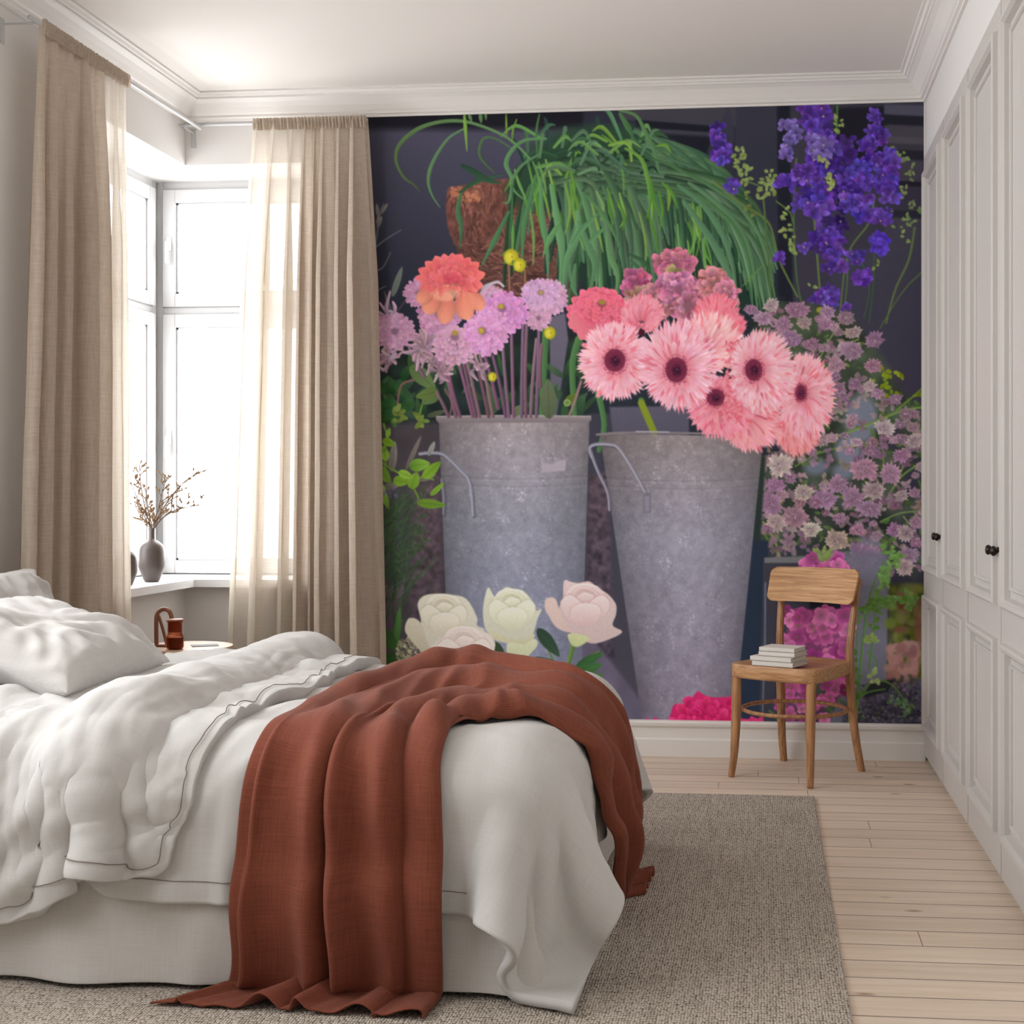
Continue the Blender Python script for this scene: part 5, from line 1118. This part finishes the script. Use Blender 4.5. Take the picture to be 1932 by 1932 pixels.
    for i in range(260): a = U(0, 6.28); q = math.sqrt(R.rand()); disc(775 + math.cos(a) * 28 * q, 1230 + math.sin(a) * 30 * q, U(1.2, 3), U(1.2, 3), jit([(150, 144, 118), (120, 116, 90), (170, 164, 140), (84, 84, 66)][R.randint(4)], 8))
    cw = (212, 208, 190)
    rose([(788, 1140), (800, 1124), (826, 1120), (850, 1122), (880, 1130), (900, 1165), (900, 1180), (914, 1190), (880, 1215), (860, 1240), (810, 1240), (780, 1210), (764, 1190), (772, 1166), (794, 1175)], 838, 1160, 44, cw, (176, 168, 142), (226, 222, 206), extra=(([(765, 1190), (775, 1166), (794, 1176), (806, 1210), (814, 1236), (790, 1225)], (204, 198, 178), (176, 170, 148)),))
    rose([(921, 1108), (934, 1126), (948, 1112), (960, 1108), (985, 1122), (1008, 1138), (1012, 1152), (1022, 1150), (1014, 1168), (1008, 1190), (1000, 1210), (975, 1214), (945, 1206), (920, 1194), (912, 1170), (912, 1140)], 966, 1150, 44, (212, 212, 190), (176, 176, 142), (226, 226, 208), extra=(([(926, 1190), (975, 1208), (1008, 1196), (1000, 1212), (972, 1216), (930, 1206)], (200, 198, 168), (186, 184, 150)), ([(960, 1212), (990, 1215), (1008, 1205), (1014, 1218), (990, 1245), (978, 1262), (966, 1250), (956, 1232)], (204, 206, 176), (176, 182, 140))))
    rose([(1064, 1096), (1078, 1098), (1092, 1100), (1112, 1097), (1128, 1110), (1146, 1120), (1162, 1140), (1162, 1160), (1156, 1180), (1174, 1192), (1150, 1206), (1116, 1214), (1080, 1196), (1060, 1180), (1054, 1150), (1062, 1130)], 1104, 1142, 46, (214, 192, 188), (186, 150, 148), (226, 210, 206), extra=(([(1030, 1130), (1048, 1130), (1058, 1160), (1076, 1192), (1050, 1184), (1034, 1160), (1028, 1148)], (212, 188, 178), (202, 180, 172)), ([(1072, 1196), (1100, 1198), (1112, 1206), (1092, 1220), (1078, 1216)], (198, 200, 156), (180, 188, 132))))
    rose([(812, 1222), (840, 1200), (880, 1192), (915, 1192), (934, 1212), (932, 1236), (945, 1262), (930, 1290), (812, 1290), (806, 1250)], 876, 1226, 50, (214, 204, 196), (186, 172, 160), (226, 214, 208))
    # --- dark pink rose at the bottom edge
    for i in range(14): petal(U(1215, 1260), 1366, U(-3, -.2), U(8, 14), 10, (196, 30, 96), (206, 50, 112))
    for i in range(26): petal(U(1380, 1436), 1370, U(-2.6, -.6), U(12, 20), 14, (188, 34, 92), (210, 60, 120))
    poly([(1266, 1345), (1274, 1328), (1290, 1332), (1290, 1318), (1304, 1318), (1316, 1304), (1330, 1312), (1350, 1316), (1374, 1316), (1386, 1332), (1402, 1332), (1396, 1350), (1388, 1374), (1268, 1374)], (206, 44, 108), (190, 34, 90), sm=3)
    for i in range(44): 
        a = U(-3.3, .1); x = 1332 + U(-46, 46); y = 1345 + U(-18, 20); petal(x, y, a, U(14, 30), U(10, 20), (170, 20, 76), jit((214, 58, 122), 8), pw=1.4, tip=.5, edge=.1)
    # soften very slightly, like the print
    for ax in (0, 1): C = (np.roll(C, 1, ax) + 2.2 * C + np.roll(C, -1, ax)) / 4.2
    C = C * (1 + (N4 - .5) * .05)[..., None]
    return np.clip(C, 0, 1)
# ================================================================= the wallpaper mural
def build_mural():
    C = paint_mural(); lin = np.where(C <= .04045, C / 12.92, ((C + .055) / 1.055) ** 2.4) * MURAL_GAIN
    x0, x1, z0, z1 = -1.86, .695, .156, 2.850; NXm, NZm = 1000, 1060
    X, Z = np.meshgrid(np.linspace(x0, x1, NXm), np.linspace(z1, z0, NZm)); Y = YB - .0015
    # rectify the print: how the flat sheet maps to the painted canvas
    c, s = math.cos(math.atan(258 / 2600)), math.sin(math.atan(258 / 2600)); d = -X * s + Y * c
    px = 1180 + 2600 * (X * c + Y * s) / d - MOX; py = 932 - 2600 * (Z - 1.15) / d - MOY
    px = np.clip(px, 0, MW - 1.01); py = np.clip(py, 0, MH - 1.01); i = px.astype(int); j = py.astype(int); u = (px - i)[..., None]; v = (py - j)[..., None]
    V = (lin[j, i] * (1 - u) + lin[j, i + 1] * u) * (1 - v) + (lin[j + 1, i] * (1 - u) + lin[j + 1, i + 1] * u) * v
    n = NXm * NZm; me = bpy.data.meshes.new('wallpaper_mural'); me.vertices.add(n)
    me.vertices.foreach_set('co', np.stack([X, np.full_like(X, Y), Z], -1).astype(np.float32).ravel())
    idx = np.arange(n).reshape(NZm, NXm); q = np.stack([idx[:-1, :-1], idx[1:, :-1], idx[1:, 1:], idx[:-1, 1:]], -1).reshape(-1, 4).astype(np.int32)
    me.loops.add(q.size); me.loops.foreach_set('vertex_index', q.ravel()); me.polygons.add(len(q)); me.polygons.foreach_set('loop_start', np.arange(0, q.size, 4, dtype=np.int32))
    me.update(calc_edges=True)
    ca = me.color_attributes.new('print', 'FLOAT_COLOR', 'POINT'); ca.data.foreach_set('color', np.concatenate([V, np.ones(V.shape[:2] + (1,))], -1).astype(np.float32).ravel())
    m, N, L = newmat('printed_wallpaper'); out = N.new('ShaderNodeOutputMaterial'); p = N.new('ShaderNodeBsdfPrincipled'); L.new(p.outputs[0], out.inputs[0]); p.inputs['Roughness'].default_value = .8; p.inputs['Specular IOR Level'].default_value = .15
    a = N.new('ShaderNodeVertexColor'); a.layer_name = 'print'; L.new(a.outputs[0], p.inputs['Base Color'])
    o = link('wallpaper_mural', me, m)
    tag(o, 'wall-sized flower photo mural: grass pot, pink gerberas, dahlias and roses in zinc buckets', 'wallpaper mural')
MURAL_GAIN = np.array([1.46, 1.50, 1.56])
build_mural()
# ================================================================= rug
bm = bmesh.new(); add_box(bm, -2.0, .195, 1.7, 5.245, .0, .011, bev=.004, seg=2)
tag(from_bm('rug', bm, M['rug']), 'large flat-woven beige and brown wool rug under the bed', 'rug')

# ================================================================= curtain rods and curtains
def rod(label, pts, brk):
    root = thing('curtain_rod', label, 'curtain rod', pts[0])
    o = Vector(pts[0])
    bm = bmesh.new(); add_tube(bm, [Vector(p) - o for p in pts], .008, 10); from_bm('rod', bm, M['gloss_white'], root, smooth=True)
    for (p, w) in brk:   # p on the rod, w on the wall
        p = Vector(p) - o; w = Vector(w) - o; d = (w - p); bm = bmesh.new()
        add_tube(bm, [p + Vector((0, 0, -.008)), w + Vector((0, 0, -.008))], .004, 6)
        t = Vector((0, 1, 0)) if abs(d.x) > abs(d.y) else Vector((1, 0, 0)); n = d.normalized() * .004
        a = w - t * .012 - n + Vector((0, 0, -.075)); b = w + t * .012 + Vector((0, 0, .012)); add_box(bm, min(a.x, b.x), max(a.x, b.x), min(a.y, b.y), max(a.y, b.y), a.z, b.z)
        from_bm('bracket', bm, M['gloss_white'], root)
    return root
rod('white curtain rod along the left wall, running into the window corner', [(-2.50, 4.50, 2.785), (-2.50, 5.945, 2.785)], [((-2.50, 4.535, 2.785), (XL, 4.535, 2.785))])
rod('white curtain rod along the back wall, beside the flower mural', [(-2.60, 5.950, 2.803), (-1.735, 5.950, 2.803)], [((-2.58, 5.95, 2.803), (-2.58, YB, 2.803))])
def curtain(label, top0, top1, bot0, bot1, zt, zb, out, nf, sheer_to, seed, flip=False):
    """top0/top1: ends of the gathered head; bot0/bot1 ends of the hem (xy); sheer_to: share of the width in sheer cloth"""
    root = thing('curtain', label, 'curtain', (top0[0], top0[1], zb)); og = Vector((top0[0], top0[1], zb)); out = Vector((out[0], out[1], 0))
    rng = random.Random(seed); K = [rng.uniform(.5, 1.6) for _ in range(nf)]; tot = sum(K); cum = [0]
    for k in K: cum.append(cum[-1] + k / tot)
    AM = [rng.uniform(.5, 1.3) for _ in range(nf)]
    def fold(u, v):
        u2 = min(max(u + .010 * nz(v * 2.2, u * 3, seed) * v, 0), .9999)
        for q in range(nf):
            if u2 <= cum[q + 1]: break
        t = (u2 - cum[q]) / (cum[q + 1] - cum[q]); return math.sin(2 * PI * t), math.cos(2 * PI * t), AM[q] * K[q]
    def P(u, v):
        a = Vector((top0[0], top0[1], 0)).lerp(Vector((top1[0], top1[1], 0)), u); b = Vector((bot0[0], bot0[1], 0)).lerp(Vector((bot1[0], bot1[1], 0)), u)
        g = v ** .8; p = a.lerp(b, g); s, c, am = fold(u, v)
        d = (.012 + .032 * min(1, v * 4) + .010 * v) * am
        w = (Vector((top1[0], top1[1], 0)) - Vector((top0[0], top0[1], 0))).normalized()
        p = p + out * (s * d + .004 * nz(u * 20, v * 6, seed)) + w * (-.75 * d * math.sin(2 * math.asin(max(-1, min(1, s)))) * .5)
        p.z = zt - (zt - zb) * v; return p - og
    def strip(name, u0, u1, v0, v1, mat, nu, nv, off=0):
        G = [[tuple(P(u0 + (u1 - u0) * i / nu, v0 + (v1 - v0) * (j / nv) ** 1.3) + out * off) for i in range(nu + 1)] for j in range(nv + 1)]
        return grid_mesh(name, G, mat, root)
    if sheer_to[0] > 0: strip('sheer_panel', 0, sheer_to[0], .0, 1, M['sheer'], int(420 * sheer_to[0]), 46)
    strip('linen_panel', sheer_to[0], sheer_to[1], .0, 1, M['linen'], int(420 * (sheer_to[1] - sheer_to[0])), 46)
    if sheer_to[1] < 1: strip('sheer_panel', sheer_to[1], 1, .0, 1, M['sheer'], int(420 * (1 - sheer_to[1])), 46)
    # gathered heading with fine ruffles round the rod
    G = []
    W = (Vector((top1[0], top1[1], 0)) - Vector((top0[0], top0[1], 0)))
    for j in range(9):
        row = []
        for i in range(361):
            u = i / 360; p = Vector((top0[0], top0[1], 0)) + W * u; v = j / 8
            r = .008 * math.sin(u * W.length * 400 + 2 * nz(u * 30, 0, seed) + .6 * math.sin(v * 6)) + .004 * nz(u * 90, v * 4, seed)
            prof = .012 + .004 * math.sin(v * PI); p = p + out * (prof + r); p.z = zt + .018 - v * .054 + .002 * nz(u * 60, 3, seed); row.append(tuple(p - og))
        G.append(row)
    grid_mesh('gathered_heading', G, M['linen'], root)
    return root
curtain('taupe linen curtain on the left wall with its window edge glowing sheer', (-2.50, 4.565), (-2.50, 5.215), (-2.50, 4.40), (-2.485, 5.245), 2.785, .012, (1, 0), 7, (0, .70), 3)
curtain('beige linen curtain between the corner window and the flower mural', (-2.255, 5.95), (-1.735, 5.95), (-2.36, 5.93), (-1.668, 5.93), 2.803, .012, (0, -1), 8, (.42, 1), 6)

# ================================================================= nightstand with carafe and carved ornament
t = thing('nightstand', 'small round pale wood nightstand between bed and window corner', 'nightstand', (-2.25, 5.20, 0))
bm = bmesh.new(); add_lathe(bm, [(.14, .535), (.180, .545), (.185, .550), (.182, .555)], 0, 0, 56); from_bm('tabletop', bm, M['pale_wood'], t, smooth=False)
bm = bmesh.new(); add_lathe(bm, [(.118, .505), (.132, .535)], 0, 0, 48); from_bm('apron', bm, M['oak'], t)
for k in range(3):
    a = k * 2.094 + .4; bm = bmesh.new(); add_tube(bm, [(.11 * math.cos(a), .11 * math.sin(a), .51), (.16 * math.cos(a), .16 * math.sin(a), .0)], [.017, .012], 12); from_bm('leg', bm, M['pale_wood'], t)
def ambermat():
    m, N, L = newmat('amber_glass'); out = N.new('ShaderNodeOutputMaterial'); g = N.new('ShaderNodeBsdfGlass'); g.inputs['Color'].default_value = srgb(246, 220, 205); g.inputs['Roughness'].default_value = .03; g.inputs['IOR'].default_value = 1.45
    tr = N.new('ShaderNodeBsdfTransparent'); tr.inputs[0].default_value = srgb(240, 208, 190); mx = N.new('ShaderNodeMixShader'); mx.inputs[0].default_value = .3; L.new(tr.outputs[0], mx.inputs[1]); L.new(g.outputs[0], mx.inputs[2]); L.new(mx.outputs[0], out.inputs[0]); return m
M['amber'] = ambermat(); M['cocoa'] = pbr('dark_drink', srgb(112, 64, 46), .25)
c = thing('carafe', 'small amber glass carafe of dark drink with a lid on the round nightstand', 'carafe', (-2.242, 5.09, .555))
bm = bmesh.new(); add_lathe(bm, [(.026, 0), (.0315, .004), (.033, .012), (.033, .046), (.028, .056), (.0265, .062), (.0265, .100), (.030, .106)], 0, 0, 36, cap=False)
bmesh.ops.contextual_create(bm, geom=[v for v in bm.verts if v.co.z < .001]); g = from_bm('glass_body', bm, M['amber'], c, smooth=True); s_ = g.modifiers.new('wall', 'SOLIDIFY'); s_.thickness = .0018
bm = bmesh.new(); add_lathe(bm, [(.026, .003), (.0305, .008), (.0308, .046)], 0, 0, 32); from_bm('drink', bm, M['cocoa'], c, smooth=False)
bm = bmesh.new(); add_lathe(bm, [(.0225, .066), (.0245, .068), (.0245, .106), (.033, .109), (.0335, .112), (.031, .115)], 0, 0, 32); from_bm('lid', bm, pbr('brown_stopper', srgb(150, 92, 68), .3), c)
# carved loop ornament: an arch with a slanting bar on a foot
w_ = thing('wooden_ornament', 'brown carved wooden loop ornament behind the carafe on the nightstand', 'ornament', (-2.318, 5.165, .555), rz=.1)
bm = bmesh.new()
arch = [(-.030, 0, .006), (-.031, 0, .05), (-.031, 0, .10), (-.029, 0, .122), (-.018, 0, .139), (0, 0, .146), (.018, 0, .139), (.027, 0, .122), (.029, 0, .105)]
add_tube(bm, crom(arch, 5), .0085, 10, flat=1.0); from_bm('arch', bm, M['walnut'], w_, smooth=True)
bm = bmesh.new(); add_tube(bm, crom([(-.022, 0, .122), (-.006, 0, .07), (.010, 0, .008)], 6), [.006] * 12 + [.008], 10); from_bm('bar', bm, M['walnut'], w_, smooth=True)
bm = bmesh.new(); add_box(bm, -.036, .022, -.016, .016, 0, .010, bev=.003); from_bm('foot', bm, M['walnut'], w_)
tray = thing('notepad', 'thin grey notepad lying at the right rim of the nightstand', 'notepad', (-2.175, 5.215, .555), rz=.5)
box('cover', (-.05, .05, -.035, .035, .0, .003), pbr('notepad_grey', srgb(150, 148, 146), .7), tray)

# ================================================================= vases on the sill
def vase(label, x, y, s, prof, grp):
    bm = bmesh.new(); P = [(r * s, z * s) for r, z in prof]; add_lathe(bm, P, 0, 0, 48, cap=False)
    bm.faces.new([v for v in bm.verts if abs(v.co.z) < 1e-6][::-1])
    inner = [(P[-1][0] - .004, P[-1][1]), (P[-1][0] - .004, P[-1][1] - .05 * s * 4)]
    add_lathe(bm, [P[-1]] + inner, 0, 0, 48, cap=False); bmesh.ops.remove_doubles(bm, verts=bm.verts[:], dist=.0002)
    o = from_bm('vase', bm, M['vase'], None, smooth=True); o.location = (x, y, ZS); m = o.modifiers.new('s', 'SUBSURF'); m.levels = 1; m.render_levels = 1
    tag(o, label, 'vase', grp); return o
VP = [(.028, 0), (.030, .002), (.052, .060), (.053, .068), (.053, .120), (.050, .142), (.040, .158), (.024, .168), (.0135, .174), (.0125, .180), (.0125, .215), (.0145, .222)]
vase('taller grey-brown bottle vase on the corner sill holding dry twigs', -2.66, 5.80, 1.07, VP, 'bottle vases on the sill')
vase('shorter grey-brown bottle vase on the sill, half behind the curtain edge', -2.655, 5.545, .86, VP, 'bottle vases on the sill')
# dry branches standing in the tall vase
br = thing('dry_branches', 'bunch of pale dried seed twigs standing in the taller vase', 'dried branches', (-2.66, 5.80, ZS + .15))
rg = random.Random(5)
def branch(pts, n, seed, side=1):
    r = random.Random(seed); Q = crom(pts, 8); bm = bmesh.new()
    add_tube(bm, Q, [.0030 - .0015 * i / (len(Q) - 1) for i in range(len(Q))], 5)
    for k in range(n):
        f = .3 + .7 * (k + r.random()) / n; i = min(int(f * (len(Q) - 1)), len(Q) - 2); p = Q[i]; d = (Q[i + 1] - Q[i]).normalized()
        sd = r.choice((-1, 1)); v = (d * r.uniform(.5, 1) + Vector((sd * r.uniform(.4, 1), r.uniform(-.5, .5), r.uniform(-.1, .7)))).normalized(); L = r.uniform(.03, .085) * (1.1 - f * .5)
        e = p + v * L; mid = p + v * L * .5 + Vector((0, 0, r.uniform(-.004, .008))); add_tube(bm, [p, mid, e], [.0017, .0014, .0011], 4)
        nf0 = len(bm.faces)
        for q in range(r.randint(2, 4)):
            t = r.uniform(.35, 1); c0 = p.lerp(e, t); w = (v + Vector((r.uniform(-.8, .8), r.uniform(-.8, .8), r.uniform(-.3, .9)))).normalized(); l = r.uniform(.010, .019)
            add_tube(bm, [c0, c0 + w * l * .4, c0 + w * l * .75, c0 + w * l], [.0008, .0036, .0030, .0005], 5)
        bm.faces.ensure_lookup_table()
        for k2 in range(nf0, len(bm.faces)): bm.faces[k2].material_index = 1
    o = from_bm('twig', bm, M['twig'], br); o.data.materials.append(M['seed'])
for pts, n, sd in (([(0, 0, 0), (.012, .0, .09), (.05, .0, .17), (.12, .02, .27), (.20, .03, .33)], 22, 1), ([(0, 0, 0), (.012, .01, .09), (.07, .02, .15), (.14, .03, .175), (.20, .04, .185)], 16, 2), ([(0, 0, 0), (.008, 0, .09), (.04, -.01, .19), (.06, -.01, .27), (.075, -.01, .31)], 12, 6),
                   ([(0, 0, 0), (-.006, 0, .09), (-.03, 0, .17), (-.05, .0, .28), (-.055, .0, .36)], 16, 3), ([(0, 0, 0), (-.004, .01, .09), (-.05, .01, .13), (-.09, .02, .20)], 12, 4), ([(0, 0, 0), (0, 0, .09), (-.010, -.01, .16), (-.02, -.02, .26)], 12, 5), ([(0, 0, 0), (-.004, 0, .08), (-.03, -.01, .14), (-.075, -.02, .26), (-.09, -.02, .31)], 12, 7)): branch(pts, n, sd)

# ================================================================= chair
ch = thing('chair', 'bentwood oak cafe chair with curved backrest board standing by the mural', 'chair', (.134, 5.69, 0), rz=math.radians(-31.4))
def sweep(pts, wx, wy, n=6):
    """rectangular bar with softened corners along pts; sizes may vary"""
    bm = bmesh.new(); Q = crom(pts, n); N_ = len(Q); R = []
    for i, p in enumerate(Q):
        f = i / (N_ - 1); a = (wx[0] + (wx[1] - wx[0]) * f) / 2; b = (wy[0] + (wy[1] - wy[0]) * f) / 2; c = min(a, b) * .45
        R.append([bm.verts.new((p.x + dx, p.y + dy, p.z)) for dx, dy in ((-a + c, -b), (a - c, -b), (a, -b + c), (a, b - c), (a - c, b), (-a + c, b), (-a, b - c), (-a, -b + c))])
    for u, v in zip(R, R[1:]):
        for i in range(8): bm.faces.new((u[i], u[(i + 1) % 8], v[(i + 1) % 8], v[i]))
    bm.faces.new(R[0][::-1]); bm.faces.new(R[-1]); bmesh.ops.recalc_face_normals(bm, faces=bm.faces[:]); return bm
for sx in (-1, 1):   # front legs, slightly sabre-curved
    bm = bmesh.new(); Q = crom([(sx * .183, -.198, 0), (sx * .176, -.186, .10), (sx * .172, -.178, .25), (sx * .172, -.172, .43)], 6)
    add_tube(bm, Q, [.0125 + .0075 * min(1, i / len(Q) * 1.6) for i in range(len(Q))], 16); from_bm('leg', bm, M['oak_v'], ch, smooth=True)
for sx in (-1, 1):   # back legs run on up into the back posts
    bm = sweep([(sx * .186, .226, 0), (sx * .178, .196, .12), (sx * .168, .172, .28), (sx * .166, .160, .44)], (.026, .034), (.028, .036)); from_bm('leg', bm, M['oak_v'], ch)
    bm = sweep([(sx * .166, .160, .44), (sx * .168, .164, .56), (sx * .176, .186, .70), (sx * .186, .205, .80)], (.032, .022), (.032, .022)); from_bm('back_post', bm, M['oak_v'], ch)
bm = bmesh.new()   # seat: rounded front, narrower back
out = [(-.165, .185), (-.178, .10), (-.196, -.05), (-.200, -.14), (-.188, -.185), (-.150, -.206), (-.05, -.216), (.05, -.216), (.150, -.206), (.188, -.185), (.200, -.14), (.196, -.05), (.178, .10), (.165, .185), (.10, .198), (0, .202), (-.10, .198)]
Q = []
n = len(out)
for i in range(n):
    p0, p1, p2, p3 = [Vector((*out[(i + k) % n], 0)) for k in (-1, 0, 1, 2)]
    for k in range(5):
        tt = k / 5; Q.append(.5 * (2 * p1 + (p2 - p0) * tt + (2 * p0 - 5 * p1 + 4 * p2 - p3) * tt * tt + (3 * p1 - p0 - 3 * p2 + p3) * tt ** 3))
R = []
for k, (f, z) in enumerate(((.96, .405), (.99, .409), (1, .416), (1, .452), (.993, .459), (.975, .462), (.90, .462), (.82, .457), (.5, .453), (.2, .452))): R.append([bm.verts.new((q.x * f, q.y * f, z)) for q in Q])
for a, b in zip(R, R[1:]):
    for i in range(len(Q)): bm.faces.new((a[i], a[(i + 1) % len(Q)], b[(i + 1) % len(Q)], b[i]))
bm.faces.new(R[0][::-1]); bm.faces.new(R[-1]); from_bm('seat', bm, M['oak_seat'], ch, smooth=True)
bm = bmesh.new()   # hoop stretcher
C_ = [(.212 * math.cos(a * PI / 16), .212 * math.sin(a * PI / 16) - .003, .270) for a in range(33)]
add_tube(bm, C_, .0085, 10, cap=False); from_bm('hoop_stretcher', bm, M['oak_v'], ch, smooth=True)
bm = bmesh.new()   # backrest board, bent round the sitter's back and rounded at its corners
nu, nv = 36, 14; F = {}
for sd in (0, 1):
    for j in range(nv + 1):
        for i in range(nu + 1):
            u = i / nu * 2 - 1; v = j / nv * 2 - 1
            sq = 1 - .055 * max(0, (abs(v) - .72) / .28) ** 2.2; vv = v * (1 - .10 * max(0, (abs(u) - .92) / .08) ** 2)
            x = u * .206 * sq * (1 + .015 * v); zz = .768 + .071 * vv; yb = .205 - .052 * u * u + .028 * vv
            F[(sd, i, j)] = bm.verts.new((x, yb + (-.018 if sd == 0 else -.003), zz))
for sd in (0, 1):
    for j in range(nv):
        for i in range(nu):
            q = (F[(sd, i, j)], F[(sd, i + 1, j)], F[(sd, i + 1, j + 1)], F[(sd, i, j + 1)]); bm.faces.new(q if sd == 0 else q[::-1])
bd = [(i, 0) for i in range(nu)] + [(nu, j) for j in range(nv)] + [(i, nv) for i in range(nu, 0, -1)] + [(0, j) for j in range(nv, 0, -1)]
for a, b in zip(bd, bd[1:] + bd[:1]): bm.faces.new((F[(0, *b)], F[(0, *a)], F[(1, *a)], F[(1, *b)]))
from_bm('backrest', bm, M['oak_h'], ch, smooth=False)

# ================================================================= books on the chair
def book(label, loc, rz, L, W, T):
    b = thing('book', label, 'book', loc, rz, 'white books on the chair seat')
    bm = bmesh.new(); c = .0022
    add_box(bm, -L / 2, L / 2, -W / 2, W / 2, 0.0012, c + .0012); add_box(bm, -L / 2, L / 2, -W / 2, W / 2, T - c, T); add_box(bm, -L / 2, L / 2, -W / 2, -W / 2 + c, c, T - c)
    from_bm('cover', bm, M['cover'], b)
    bm = bmesh.new(); add_box(bm, -L / 2 + .001, L / 2 - .001, -W / 2 + .001, W / 2 - .001, -.0006, .0013); from_bm('shadow_sheet', bm, M['gap_shadow'], b)['label'] = 'dark sheet painted as the shadow under the book'  # thin dark sheet stands in for the shadow line below each book
    bm = bmesh.new(); add_box(bm, -L / 2 + .004, L / 2 - .003, -W / 2 + c, W / 2 - .004, c, T - c); from_bm('pages', bm, M['paper'], b)
z = .4636
for lab, dx, dy, r, L, W, T in (('white book at the bottom of the stack, flat on the chair seat', 0, 0, -26, .178, .150, .0185), ('white book second from the bottom, set slightly left of the lowest', -.006, .004, -27, .180, .150, .0185),
                                ('white book second from the top, smaller than the two below', .012, .006, -25, .156, .132, .0170), ('white book on top of the stack of four', .010, .010, -23, .150, .130, .0170)):
    book(lab, (.072 + dx, 5.575 + dy, z), math.radians(r), L, W, T); z += T + .0007
